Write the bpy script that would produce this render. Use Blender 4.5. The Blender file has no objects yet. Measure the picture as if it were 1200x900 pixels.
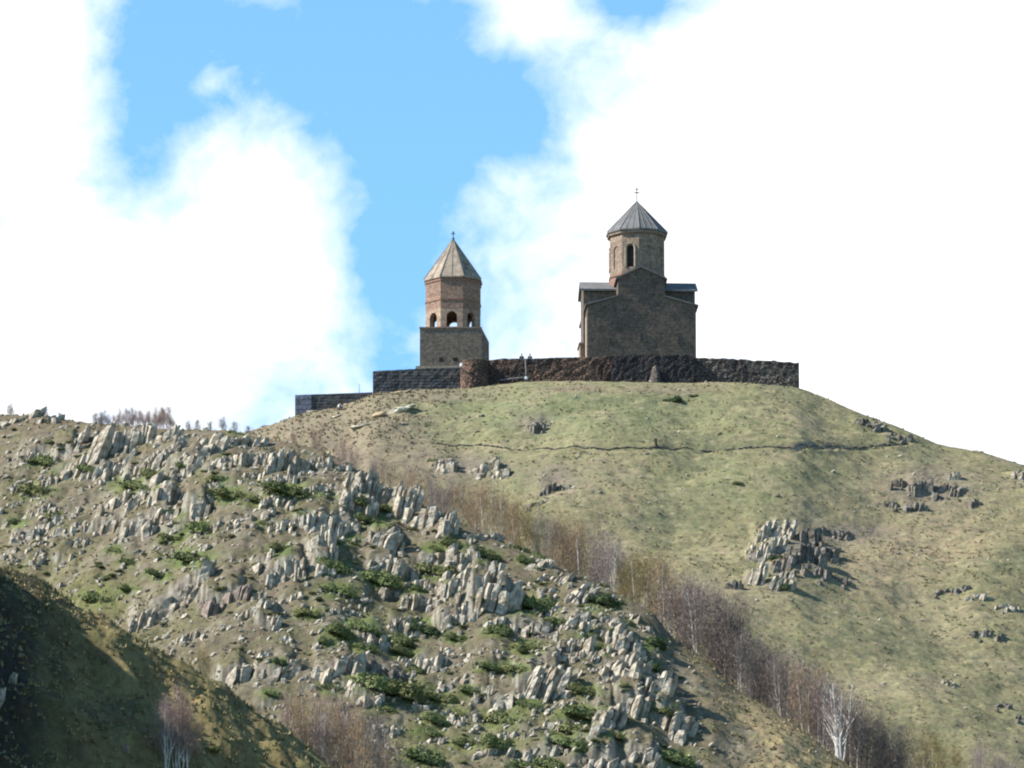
import bpy, math, random
import numpy as np
from mathutils import Vector
R = math.radians
rnd = random.Random(7)
scene = bpy.context.scene
col = scene.collection

# ------------------------------------------------------------------ camera
FPX = 10000.0                       # focal length in pixels of the 1200 px wide photograph
PITCH = R(12.0)
CP, SP = math.cos(PITCH), math.sin(PITCH)
CAMZ = 1.7
cam_d = bpy.data.cameras.new('camera')
cam = bpy.data.objects.new('camera', cam_d); col.objects.link(cam)
cam.location = (0, 0, CAMZ)
cam.rotation_euler = (R(90) + PITCH, 0, 0)
cam_d.sensor_width = 36.0
cam_d.lens = 36.0 * FPX / 1200.0
cam_d.clip_start = 1.0
cam_d.clip_end = 60000.0
scene.camera = cam

# ------------------------------------------------------------------ light
SUN_AZ = -84.0                      # degrees right of the direction hill -> camera (negative: from the left)
SUN_EL = 41.0
sx = math.sin(R(SUN_AZ)) * math.cos(R(SUN_EL))
sy = -math.cos(R(SUN_AZ)) * math.cos(R(SUN_EL))
sz = math.sin(R(SUN_EL))
sun_d = bpy.data.lights.new('sun', 'SUN')
sun_d.energy = 5.0
sun_d.angle = R(0.5)
sun_d.color = (1.0, 0.95, 0.87)
sun = bpy.data.objects.new('sun', sun_d); col.objects.link(sun)
sun.rotation_euler = Vector((sx, sy, sz)).to_track_quat('Z', 'Y').to_euler()

vs = scene.view_settings
vs.view_transform = 'Standard'
vs.look = 'None'
vs.gamma = 1.0
vs.use_curve_mapping = False
vs.exposure = 1.08
scene.cycles.filter_width = 2.1
scene.cycles.max_bounces = 4
scene.cycles.diffuse_bounces = 2
scene.cycles.glossy_bounces = 1

# ------------------------------------------------------------------ sky
world = bpy.data.worlds.new('World')
scene.world = world
world.use_nodes = True
wt = world.node_tree
wt.nodes.clear()


def N(tree, kind, **kw):
    n = tree.nodes.new(kind)
    for k, v in kw.items():
        setattr(n, k, v)
    return n


def mth(tree, op, a, b=None, c=None, clamp=False):
    n = tree.nodes.new('ShaderNodeMath'); n.operation = op; n.use_clamp = clamp
    for i, v in enumerate((a, b, c)):
        if v is None:
            continue
        if isinstance(v, (int, float)):
            n.inputs[i].default_value = v
        else:
            tree.links.new(v, n.inputs[i])
    return n.outputs[0]


def vdot(tree, a, vec):
    n = tree.nodes.new('ShaderNodeVectorMath'); n.operation = 'DOT_PRODUCT'
    tree.links.new(a, n.inputs[0]); n.inputs[1].default_value = vec
    return n.outputs['Value']


sky = N(wt, 'ShaderNodeTexSky')
sky.sky_type = 'NISHITA'
sky.sun_disc = False
sky.sun_elevation = R(SUN_EL)
sky.sun_rotation = math.atan2(sx, sy)
sky.altitude = 1700
sky.air_density = 1.0
sky.dust_density = 0.3
sky.ozone_density = 3.0
SKY_STRENGTH = 0.11
tc = N(wt, 'ShaderNodeTexCoord')
dvec = tc.outputs['Generated']
df = vdot(wt, dvec, (0, CP, SP))
dr = vdot(wt, dvec, (1, 0, 0))
du = vdot(wt, dvec, (0, -SP, CP))
dfs = mth(wt, 'MAXIMUM', df, 0.02)
ax = mth(wt, 'DIVIDE', dr, dfs)      # tangent-plane angle right of the hill top
ay = mth(wt, 'DIVIDE', du, dfs)
nz = N(wt, 'ShaderNodeTexNoise'); nz.inputs['Scale'].default_value = 62; nz.inputs['Detail'].default_value = 8
nz.inputs['Roughness'].default_value = 0.62; nz.inputs['Distortion'].default_value = 0.35
nz.inputs['Detail'].default_value = 9
wt.links.new(dvec, nz.inputs['Vector'])
nz2 = N(wt, 'ShaderNodeTexNoise'); nz2.inputs['Scale'].default_value = 7; nz2.inputs['Detail'].default_value = 4
wt.links.new(dvec, nz2.inputs['Vector'])


def blob(px, py, rx, ry, ang, w):
    """soft elliptical patch of open sky (w > 0) or of cloud (w < 0), placed by direction"""
    cx, cy = (px - 600) / FPX, (450 - py) / FPX
    ca, sa = math.cos(R(ang)), math.sin(R(ang))
    dx = mth(wt, 'SUBTRACT', ax, cx); dy = mth(wt, 'SUBTRACT', ay, cy)
    u_ = mth(wt, 'ADD', mth(wt, 'MULTIPLY', dx, ca * FPX / rx), mth(wt, 'MULTIPLY', dy, sa * FPX / rx))
    v_ = mth(wt, 'ADD', mth(wt, 'MULTIPLY', dx, -sa * FPX / ry), mth(wt, 'MULTIPLY', dy, ca * FPX / ry))
    r2 = mth(wt, 'ADD', mth(wt, 'MULTIPLY', u_, u_), mth(wt, 'MULTIPLY', v_, v_))
    return mth(wt, 'MULTIPLY', mth(wt, 'EXPONENT', mth(wt, 'MULTIPLY', r2, -1.0)), w)


BLOBS = [
    (420, 60, 260, 130, 0, 1.7), (720, 30, 100, 70, 10, 0.5), (200, 50, 90, 90, 0, 0.8), (480, 220, 130, 150, 0, 1.4), (185, 130, 75, 150, 0, 0.9), (455, 345, 70, 110, -15, 1.25),
    (600, 130, 100, 90, -20, 0.8), (160, 215, 45, 45, 0, 0.5), (590, 385, 60, 60, 0, 1.0), (760, 2, 90, 30, 0, 1.7),
    (470, 430, 40, 40, 0, 0.8), (610, 330, 60, 60, 0, 0.25), (620, 260, 50, 60, 0, 0.35),
    (244, 92, 34, 24, 30, -0.9), (628, 8, 42, 36, 0, -1.5), (600, 290, 60, 90, 0, -0.35), (320, 210, 62, 48, 0, -0.75), (230, 300, 110, 80, 0, -0.8),
    (700, 90, 60, 70, 0, -0.6), (590, 235, 42, 45, 0, -0.65), (350, 330, 60, 80, 0, -0.7), (60, 100, 55, 200, 0, -0.8),
    (710, 190, 60, 60, 0, -0.5), (600, 20, 60, 60, 0, -0.2), (490, 305, 30, 20, 0, -0.3), (1000, 230, 330, 300, 0, -0.8), (90, 330, 160, 160, 0, -0.5), (150, 20, 40, 30, 0, -0.25),
]
acc = None
for b in BLOBS:
    o = blob(*b)
    acc = o if acc is None else mth(wt, 'ADD', acc, o)
# beyond the photographed patch the cloud bank breaks up into open sky
far = mth(wt, 'MULTIPLY', mth(wt, 'SUBTRACT', 0.985, df), 30.0, clamp=True)
acc = mth(wt, 'ADD', acc, mth(wt, 'MULTIPLY', far, mth(wt, 'SUBTRACT', 2.2, nz2.outputs['Fac'])))
nn = mth(wt, 'MULTIPLY', mth(wt, 'SUBTRACT', nz.outputs['Fac'], 0.5), 3.6)
nz3 = N(wt, 'ShaderNodeTexNoise'); nz3.inputs['Scale'].default_value = 190; nz3.inputs['Detail'].default_value = 7; nz3.inputs['Distortion'].default_value = 0.8
wt.links.new(dvec, nz3.inputs['Vector'])
nn = mth(wt, 'ADD', nn, mth(wt, 'MULTIPLY', mth(wt, 'SUBTRACT', nz3.outputs['Fac'], 0.5), 1.3))
fld = mth(wt, 'ADD', acc, nn)
mr = N(wt, 'ShaderNodeMapRange'); mr.interpolation_type = 'SMOOTHSTEP'
mr.inputs['From Min'].default_value = -0.6; mr.inputs['From Max'].default_value = 1.45
mr.inputs['To Min'].default_value = 1.0; mr.inputs['To Max'].default_value = 0.0
mr.interpolation_type = 'LINEAR'
wt.links.new(fld, mr.inputs['Value'])
tint = N(wt, 'ShaderNodeMix'); tint.data_type = 'RGBA'; tint.blend_type = 'MULTIPLY'
tint.inputs['Factor'].default_value = 1.0
tint.inputs['B'].default_value = (0.77, 1.05, 1.08, 1)
wt.links.new(sky.outputs['Color'], tint.inputs['A'])
cmix = N(wt, 'ShaderNodeMix'); cmix.data_type = 'RGBA'
wt.links.new(mr.outputs['Result'], cmix.inputs['Factor'])
wt.links.new(tint.outputs['Result'], cmix.inputs['A'])
cmix.inputs['B'].default_value = (6.3, 6.35, 6.5, 1)
bg = N(wt, 'ShaderNodeBackground'); bg.inputs['Strength'].default_value = SKY_STRENGTH
wt.links.new(cmix.outputs['Result'], bg.inputs['Color'])
wo = N(wt, 'ShaderNodeOutputWorld')
wt.links.new(bg.outputs[0], wo.inputs['Surface'])


# ------------------------------------------------------------------ survey helpers
def P(px, py, Y):
    """the point at horizontal distance Y on the sight line through photograph pixel (px, py)"""
    a = (px - 600) / FPX; b = (450 - py) / FPX
    t = Y / (CP - b * SP)
    return Vector((a * t, Y, CAMZ + t * (SP + b * CP)))


def proj(X, Y, Z):
    Z = Z - CAMZ
    d = Y * CP + Z * SP
    return 600 + FPX * X / d, 450 - FPX * (-Y * SP + Z * CP) / d


MPP = lambda Y: Y / CP / FPX      # metres per photo pixel at distance Y


# ------------------------------------------------------------------ noise
_rs = np.random.RandomState(11)
PERM = _rs.permutation(4096).astype(np.int64)
GRAD = np.stack([np.cos(_rs.rand(4096) * 6.2832), np.sin(_rs.rand(4096) * 6.2832)], 1)
_an = _rs.rand(4096) * 6.2832
GRAD = np.stack([np.cos(_an), np.sin(_an)], 1)


def perlin(x, y, seed=0):
    x = np.asarray(x, float); y = np.asarray(y, float)
    xi = np.floor(x).astype(np.int64); yi = np.floor(y).astype(np.int64)
    xf = x - xi; yf = y - yi
    u = xf * xf * xf * (xf * (xf * 6 - 15) + 10); v = yf * yf * yf * (yf * (yf * 6 - 15) + 10)

    def g(ix, iy, fx, fy):
        h = PERM[(PERM[(ix + seed * 131) & 4095] + iy) & 4095]
        return GRAD[h, 0] * fx + GRAD[h, 1] * fy
    a = g(xi, yi, xf, yf); b = g(xi + 1, yi, xf - 1, yf)
    c = g(xi, yi + 1, xf, yf - 1); d = g(xi + 1, yi + 1, xf - 1, yf - 1)
    return ((a + u * (b - a)) + v * ((c + u * (d - c)) - (a + u * (b - a)))) * 1.5


def fbm(x, y, oct=4, seed=0, gain=0.5):
    s = 0; a = 1.0; f = 1.0; t = 0
    for i in range(oct):
        s = s + a * perlin(x * f, y * f, seed + i * 17); t += a
        a *= gain; f *= 2.03
    return s / t


def sstep(a, b, x):
    t = np.clip((x - a) / (b - a), 0, 1)
    return t * t * (3 - 2 * t)


# ------------------------------------------------------------------ terrain
def crest(pts, sm=7.0):
    u = []; z = []; y = []
    for px, py, Y in pts:
        p = P(px, py, Y); u.append(p.x / p.y); z.append(p.z); y.append(Y)
    u = np.array(u); ud = np.arange(u[0], u[-1], 0.0001)
    k = np.exp(-0.5 * (np.arange(-30, 31) / sm) ** 2); k /= k.sum()
    out = []
    for q in (z, y):
        e = np.interp(ud, u, q)
        lo = e[0] - (e[1] - e[0]) * np.arange(30, 0, -1); hi = e[-1] + (e[-1] - e[-2]) * np.arange(1, 31)
        out.append(np.convolve(np.concatenate([lo, e, hi]), k, 'valid'))
    return ud, out[0], out[1]


A_CREST = crest([(-900, 640, 985), (-300, 600, 990), (0, 560, 1000), (200, 530, 1000), (300, 505, 1000), (345, 489, 1000), (400, 478, 1000), (436, 464, 1000),
                 (480, 459, 1000), (540, 458, 1000), (620, 449, 1000), (700, 449, 1000), (780, 451, 1000), (870, 450, 1000),
                 (935, 456, 1000), (965, 467, 1000), (1000, 483, 998), (1060, 505, 995), (1100, 523, 992), (1150, 531, 990), (1200, 547, 988), (1300, 585, 985),
                 (1700, 760, 975)])
B_SKY = [(-1500, 430), (-600, 470), (0, 487), (50, 488), (100, 495), (200, 503), (270, 504), (310, 513), (345, 519), (380, 528), (430, 556), (480, 588), (540, 611), (600, 640),
         (640, 657), (700, 684), (733, 699), (767, 718), (790, 751), (833, 779), (867, 811), (900, 829), (933, 849), (977, 885), (1003, 902), (1060, 942),
         (1200, 1040), (1500, 1300)]
BY = lambda px: 728 - 0.06 * min(max(px, -600), 1500)
B_CREST = crest([(px, py, BY(px)) for px, py in B_SKY])
C_SKY = [(-1200, -250), (-400, 325), (-200, 474), (-60, 614), (-20, 655), (0, 668), (20, 671), (50, 682), (83, 709), (117, 725), (150, 739), (190, 765), (230, 789),  # unseen crest left of frame, raised to cast shade on the near slope
         (260, 802), (283, 822), (317, 842), (350, 869), (387, 902), (450, 960), (600, 1090), (900, 1400)]
C_CREST = crest([(px, py, 500 + 0.04 * min(px, 0)) for px, py in C_SKY])

WALL_Y = 1001.5
LG_X0, LG_Y0, LG_C = -75.0, 425.0, 0.25
LEDGE = np.zeros((2360, 600)); LEDGE_ON = False


def ledge_at(X, Y):
    fx = np.clip((X - LG_X0) / LG_C, 0, 597.9); fy = np.clip((Y - LG_Y0) / LG_C, 0, 2357.9)
    ix = fx.astype(int); iy = fy.astype(int); fx = fx - ix; fy = fy - iy
    return (LEDGE[iy, ix] * (1 - fx) + LEDGE[iy, ix + 1] * fx) * (1 - fy) + (LEDGE[iy + 1, ix] * (1 - fx) + LEDGE[iy + 1, ix + 1] * fx) * fy



def courtyard_z(px):
    return np.interp(px, [430, 500, 545, 560, 900, 945], [P(436, 445, 1004).z, P(490, 438, 1004).z, P(545, 437, 1004).z, P(560, 430, 1004).z, P(900, 430, 1004).z, P(945, 434, 1004).z])


def layers(X, Y, fine=True):
    X = np.asarray(X, float); Y = np.asarray(Y, float)
    Ys = np.maximum(Y, 60.0)
    u = X / Ys
    n_big = fbm(X / 30, Y / 30, 3, 3)
    # base valley
    base = np.where(Y > 150, (Y - 150) * 0.085, 0.0) + 2.0 * n_big * sstep(100, 300, Y)
    base = np.where(Y > 1100, (1100 - 150) * 0.085 - (Y - 1100) * 0.03, base)
    base = np.maximum(base, -2.0)

    def ridge(C, s, w, back, flat, sub):
        zc = np.interp(u, C[0], C[1]); yc = np.interp(u, C[0], C[2])
        d = yc - Y
        fr = s * (np.sqrt(d * d + w * w) - w)
        bk = back * np.maximum(-d - flat, 0)
        return zc - sub - np.where(d > 0, fr, bk), d
    za, da = ridge(A_CREST, 0.56, 7.0, 0.34, 3.0, 0.30)
    zb, db = ridge(B_CREST, 0.72, 4.0, 0.42, 1.5, 0.15)
    zc_, dc = ridge(C_CREST, 0.95, 2.5, 0.55, 0.8, 0.10)
    # broad relief
    fa = sstep(2, 22, np.abs(da)); fb = sstep(1, 14, np.abs(db)); fc = sstep(0.3, 6, np.abs(dc))
    za = za + fa * (2.6 * fbm(X / 26, Y / 30, 2, 5) + 0.8 * fbm(X / 8, Y / 6, 3, 6))
    zb = zb + fb * (1.7 * fbm(X / 15, Y / 16, 2, 8) + 0.9 * fbm(X / 4.5, Y / 5, 3, 9))
    zc_ = zc_ + fc * (2.4 * fbm(X / 7 + Y / 12, Y / 6, 2, 12)) + (0.3 + 0.7 * fc) * 1.9 * fbm(X / 3.4 + Y / 5, Y / 2.2, 3, 13)
    if fine:
        ta = fbm(X / 1.9, Y / 1.35, 3, 21, 0.55)
        za = za + (0.25 + 0.75 * sstep(0.5, 6, da)) * 0.17 * np.sign(ta) * np.abs(ta) ** 0.8
        tb_ = fbm(X / 8.0, Y / 1.4 + X / 60, 3, 22)
        za = za + 0.25 * (1 - np.abs(tb_) * 2.2)
        zb = zb + 0.26 * fbm(X / 1.3, Y / 1.1, 3, 23, 0.6) * (0.35 + 0.65 * fb)
        zc_ = zc_ + 0.42 * fbm(X / 1.3, Y / 0.8, 4, 24, 0.6)
    if LEDGE_ON:
        lg = ledge_at(X, Y)
        za = za + np.where(Y > 800, lg, 0); zb = zb + np.where((Y > 540) & (Y < 800), lg, 0); zc_ = zc_ + np.where(Y < 540, lg, 0)
    # old footpath terrace across the grassy hill
    px = 600 + FPX * CP * u
    pz = np.interp(px, TR_PX, TR_Z); pyy = np.interp(px, TR_PX, TR_Y)
    inside = sstep(505, 540, px) * (1 - sstep(1050, 1075, px))
    dd = Y - pyy
    za = za - inside * 0.45 * np.exp(-((dd - 0.0) / 0.75) ** 2) + inside * 0.14 * np.exp(-((dd + 1.3) / 0.8) ** 2)
    # courtyard behind the perimeter wall
    cy = courtyard_z(px)
    m = sstep(WALL_Y + 0.3, WALL_Y + 0.9, Y) * (1 - sstep(1052, 1075, Y)) * sstep(437, 441, px) * (1 - sstep(929, 933, px))
    za = za * (1 - m) + np.maximum(cy, za - 3) * m
    return base, za, zb, zc_, px, da, db, dc


TR_PIX = [(505, 521), (540, 521), (580, 524), (640, 527), (700, 527.5), (760, 525.5), (800, 524), (870, 525), (930, 527), (1000, 525), (1060, 521), (1080, 519)]
TR_PX = np.array([500.0, 1100.0]); TR_Z = np.array([0.0, 0.0]); TR_Y = np.array([5000.0, 5000.0])


def ground(X, Y, fine=True):
    base, za, zb, zc_, *_ = layers(X, Y, fine)
    return np.maximum(np.maximum(base, za), np.maximum(zb, zc_))


RANGE = {'A': (880, 1006), 'B': (575, 775), 'C': (425, 506), 'G': (520, 640)}


def hit(px, py, layer):
    """where the sight line through a photo pixel meets the ground of one hill"""
    y0, y1 = RANGE[layer]
    Ys = np.linspace(y0, y1, 500)
    a = (px - 600) / FPX; b = (450 - py) / FPX
    t = Ys / (CP - b * SP)
    X = a * t; Z = CAMZ + t * (SP + b * CP)
    g = ground(X, Ys) - Z
    k = np.argmax(g > 0)
    if g[k] <= 0:
        k = int(np.argmax(g))
        return X[k], Ys[k], g[k] + Z[k]
    if k > 0:
        f = g[k - 1] / (g[k - 1] - g[k] + 1e-9)
        f = min(max(f, 0), 1)
        Yh = Ys[k - 1] + f * (Ys[k] - Ys[k - 1])
    else:
        Yh = Ys[0]
    th = Yh / (CP - b * SP)
    return a * th, Yh, CAMZ + th * (SP + b * CP)


_tp = [hit(px, py, 'A') for px, py in TR_PIX]
TR_PX = np.array([p[0] for p in TR_PIX], float)
TR_Y = np.array([h[1] for h in _tp]); TR_Z = np.array([h[2] for h in _tp])


def gz(x, y):
    return float(ground(np.array([x]), np.array([y]))[0])


# x0, x1, y top, y foot, lean, column width (px), material
OUT = [
    (0, 24, 483, 497, .9, 9, 'rock'), (26, 43, 477, 491, .7, 9, 'rock'), (42, 68, 481, 493, .8, 8, 'rock'),
    (68, 92, 509, 546, .55, 9, 'rock'), (90, 120, 501, 556, .5, 10, 'rock'), (116, 134, 502, 531, .3, 8, 'rock'), (133, 172, 502, 533, .15, 8, 'rock'),
    (98, 150, 536, 560, .3, 8, 'rock'), (150, 206, 524, 552, .25, 8, 'rock'), (176, 211, 504, 524, .45, 9, 'rock'), (212, 258, 506, 536, .6, 9, 'rock'),
    (194, 222, 540, 560, .4, 9, 'rock'), (63, 92, 543, 561, .4, 9, 'rock'), (26, 64, 518, 541, .6, 8, 'rock'), (43, 58, 557, 572, .1, 7, 'rock'), (256, 298, 508, 524, .6, 9, 'rock'),
    (272, 320, 529, 550, .15, 7, 'rock'), (318, 350, 523, 557, .05, 7, 'rock'), (280, 313, 545, 562, .2, 8, 'rock'), (311, 342, 553, 569, .15, 8, 'rock'),
    (349, 382, 526, 548, .05, 6, 'rock'), (244, 274, 530, 548, .3, 8, 'rock'), (202, 240, 519, 551, .5, 9, 'rock'), (394, 409, 537, 551, .2, 8, 'rock'),
    (410, 444, 556, 586, .4, 8, 'rock'), (383, 403, 560, 573, .4, 7, 'rock'), (358, 376, 563, 577, .3, 7, 'rock'), (309, 342, 576, 597, .3, 7, 'rock'),
    (219, 243, 573, 607, .15, 13, 'rock'), (178, 206, 567, 597, .15, 11, 'rock'), (120, 180, 576, 599, .25, 10, 'rock'), (147, 200, 594, 624, .25, 11, 'rock'), (112, 150, 598, 625, .35, 10, 'rock'),
    (17, 58, 611, 632, .05, 8, 'rock'), (60, 108, 609, 627, .15, 9, 'rock'), (66, 81, 641, 657, .1, 8, 'rock'),
    (255, 312, 597, 613, .1, 7, 'rock'), (311, 349, 602, 619, .05, 9, 'rock'), (347, 397, 593, 619, .1, 10, 'rock'), (399, 413, 599, 625, .15, 11, 'rock'),
    (363, 389, 620, 654, .0, 9, 'rock'), (302, 315, 646, 669, .15, 10, 'rock'), (316, 353, 648, 681, .0, 8, 'rock'), (371, 389, 644, 671, .1, 8, 'rock'),
    (438, 467, 565, 592, .35, 7, 'rock'), (464, 485, 561, 609, .2, 9, 'rock'), (485, 501, 583, 620, .25, 12, 'rock'), (515, 529, 593, 631, .2, 11, 'rock'),
    (438, 467, 619, 647, .4, 11, 'rock'), (436, 464, 646, 671, .4, 8, 'rock'), (546, 562, 620, 631, .8, 9, 'rock'), (569, 586, 620, 632, .9, 12, 'rock'),
    (489, 521, 645, 663, .2, 11, 'rock'), (525, 553, 643, 669, .1, 9, 'rock'), (472, 489, 657, 678, .1, 8, 'rock'), (489, 521, 675, 693, .1, 8, 'rock'),
    (521, 543, 669, 710, .2, 10, 'rock'), (555, 579, 655, 722, .2, 14, 'rock'), (541, 555, 689, 722, .1, 7, 'rock'), (577, 599, 683, 719, .35, 11, 'rock'),
    (567, 591, 716, 735, .2, 11, 'rock'), (593, 641, 717, 739, .05, 9, 'rock'), (515, 539, 711, 737, .15, 8, 'rock'), (475, 509, 689, 713, .15, 8, 'rock'),
    (450, 472, 681, 701, .3, 9, 'rock'), (634, 662, 664, 682, 1.0, 13, 'rock'), (620, 641, 651, 668, .7, 10, 'rock'), (629, 649, 705, 722, .3, 10, 'rock'),
    (653, 681, 711, 733, .2, 10, 'rock'), (458, 473, 721, 736, .1, 7, 'rock'), (474, 488, 731, 744, .1, 7, 'rock'),
    (668, 694, 677, 704, .8, 9, 'rock'), (692, 721, 689, 704, .8, 9, 'rock'), (667, 691, 712, 736, .4, 13, 'rock'), (695, 716, 719, 739, .3, 11, 'rock'),
    (707, 731, 731, 753, .3, 11, 'rock'), (724, 750, 744, 769, .25, 10, 'rock'), (659, 688, 742, 768, .2, 10, 'rock'), (692, 714, 761, 781, .4, 8, 'rock'),
    (712, 741, 762, 791, .5, 13, 'rock'), (733, 752, 782, 806, .3, 11, 'rock'), (729, 756, 804, 837, .3, 10, 'rock'), (756, 779, 788, 822, .35, 9, 'rock'),
    (776, 804, 826, 861, .3, 11, 'rock'), (809, 819, 832, 848, .1, 8, 'rock'), (706, 722, 818, 854, .4, 11, 'rock'), (612, 661, 777, 821, .6, 8, 'rock'),
    (576, 608, 806, 831, .1, 14, 'rock'), (559, 574, 799, 821, .1, 7, 'rock'), (679, 701, 852, 874, .3, 9, 'rock'), (692, 721, 872, 902, .2, 11, 'rock'),
    (672, 684, 879, 898, .1, 9, 'rock'), (616, 648, 869, 893, .5, 8, 'rock'),
    (416, 448, 731, 754, .1, 7, 'rock'), (369, 401, 706, 723, .05, 6, 'rock'), (279, 308, 709, 724, .1, 8, 'rock'), (306, 324, 712, 738, .2, 7, 'rock'),
    (259, 284, 772, 798, .15, 11, 'rock'), (306, 344, 767, 798, .3, 9, 'rock'), (349, 368, 779, 801, .2, 8, 'rock'), (372, 414, 769, 799, .3, 17, 'rock'),
    (419, 468, 772, 791, .1, 9, 'rock_dark'), (416, 444, 801, 823, .0, 13, 'rock'), (392, 416, 792, 812, .3, 8, 'rock'), (459, 491, 722, 744, .2, 8, 'rock'),
    (489, 518, 762, 784, .2, 8, 'rock'), (239, 284, 682, 708, .2, 11, 'rock_red'), (160, 240, 684, 717, .35, 13, 'rock'),
    (404, 436, 524 + 50, 604, .3, 8, 'rock'), (520, 556, 826, 842, .4, 8, 'rock'), (560, 600, 868, 884, .5, 8, 'rock'), (440, 470, 842, 856, .3, 7, 'rock'), (640, 670, 836, 852, .3, 8, 'rock'),
    (740, 770, 868, 890, .3, 8, 'rock'), (330, 352, 690, 704, .2, 7, 'rock'), (405, 430, 690, 706, .2, 7, 'rock'), (330, 372, 742, 756, .3, 7, 'rock'),
    (0, 24, 556, 566, .4, 7, 'rock'), (0, 22, 585, 596, .4, 7, 'rock'), (118, 160, 640, 652, .5, 7, 'rock'),
]
OUT_A = [
    (880, 896, 652, 686, .30, 6, 'rock'), (884, 902, 628, 660, .30, 6, 'rock'), (888, 908, 606, 636, .28, 6, 'rock'), (904, 918, 622, 650, .28, 6, 'rock'), (912, 926, 605, 630, .2, 6, 'rock'),
    (902, 924, 664, 692, .35, 7, 'rock'), (875, 884, 634, 652, .2, 5, 'rock'), (906, 930, 645, 668, .3, 7, 'rock_dark'), (936, 960, 612, 636, -.1, 11, 'rock_dark'), (922, 956, 634, 658, .1, 10, 'rock_dark'),
    (930, 966, 654, 674, .1, 10, 'rock_dark'), (956, 980, 636, 656, .1, 9, 'rock_dark'), (852, 866, 676, 690, .2, 8, 'rock_dark'), (958, 990, 614, 626, .1, 9, 'rock_dark'),
    (955, 990, 664, 676, .2, 7, 'rock_dark'),
    (1044, 1058, 556, 572, .1, 9, 'rock_dark'), (1066, 1092, 552, 580, -.2, 9, 'rock_dark'), (1094, 1122, 562, 580, .1, 10, 'rock_dark'), (1060, 1084, 584, 598, .2, 9, 'rock_dark'), (1028, 1050, 582, 595, .1, 9, 'rock_dark'),
    (1112, 1122, 548, 562, .0, 7, 'rock'), (1132, 1146, 578, 592, .0, 8, 'rock_dark'), (1188, 1202, 546, 562, .1, 8, 'rock'),
    (1002, 1030, 485, 500, .1, 8, 'rock_dark'), (1037, 1056, 501, 514, .1, 11, 'rock_dark'), (618, 636, 488, 506, .0, 9, 'rock_dark'),
    (506, 532, 531, 552, .1, 8, 'rock'), (552, 580, 538, 558, .15, 8, 'rock'), (576, 588, 542, 562, .1, 7, 'rock'), (632, 646, 560, 578, .0, 8, 'rock_dark'), (618, 640, 578, 590, .1, 10, 'rock_dark'),
    (650, 664, 564, 574, .1, 9, 'rock_dark'), (1095, 1130, 684, 694, .2, 9, 'rock_dark'), (1132, 1154, 690, 702, .3, 10, 'rock'), (1168, 1190, 702, 714, .3, 8, 'rock'), (1136, 1172, 732, 742, .2, 8, 'rock_dark'),
    (1104, 1114, 790, 802, .0, 8, 'rock'), (1164, 1180, 820, 830, .2, 8, 'rock_dark'), (1190, 1206, 832, 846, .2, 9, 'rock_dark'),
]
OUT_C = [(-6, 12, 768, 806, .3, 10, 'rock'), (10, 34, 856, 876, .5, 10, 'rock'), (6, 26, 882, 902, .4, 9, 'rock'), (286, 306, 878, 900, .2, 8, 'rock'), (120, 136, 832, 842, .3, 7, 'rock_red'), (136, 160, 842, 858, .4, 8, 'rock_red')]

_r = random.Random(41); _k = 0
while _k < 90:
    px = _r.uniform(5, 770); lo = float(np.interp(px, [p[0] for p in B_SKY], [p[1] for p in B_SKY])) + 22
    hi_ = min(890, float(np.interp(px, [p[0] for p in C_SKY], [p[1] for p in C_SKY])) - 12)
    if px > 700: hi_ = min(hi_, 600 + (px - 560) * 1.0 + 60)
    if hi_ < lo: continue
    py = _r.uniform(lo, hi_)
    if fbm(np.array([px / 90.]), np.array([(py - 0.25 * px) / 26.]), 2, 83)[0] < 0.02: continue
    if any(a - 6 < px < b_ + 6 and c_ - 4 < py < d_ + 4 for a, b_, c_, d_, *_x in OUT): continue
    w_ = _r.uniform(16, 38); h_ = _r.uniform(8, 15)
    OUT.append((px - w_ / 2, px + w_ / 2, py - h_, py, _r.uniform(.05, .5), _r.uniform(5, 8), 'rock')); _k += 1
HITS = {}
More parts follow.
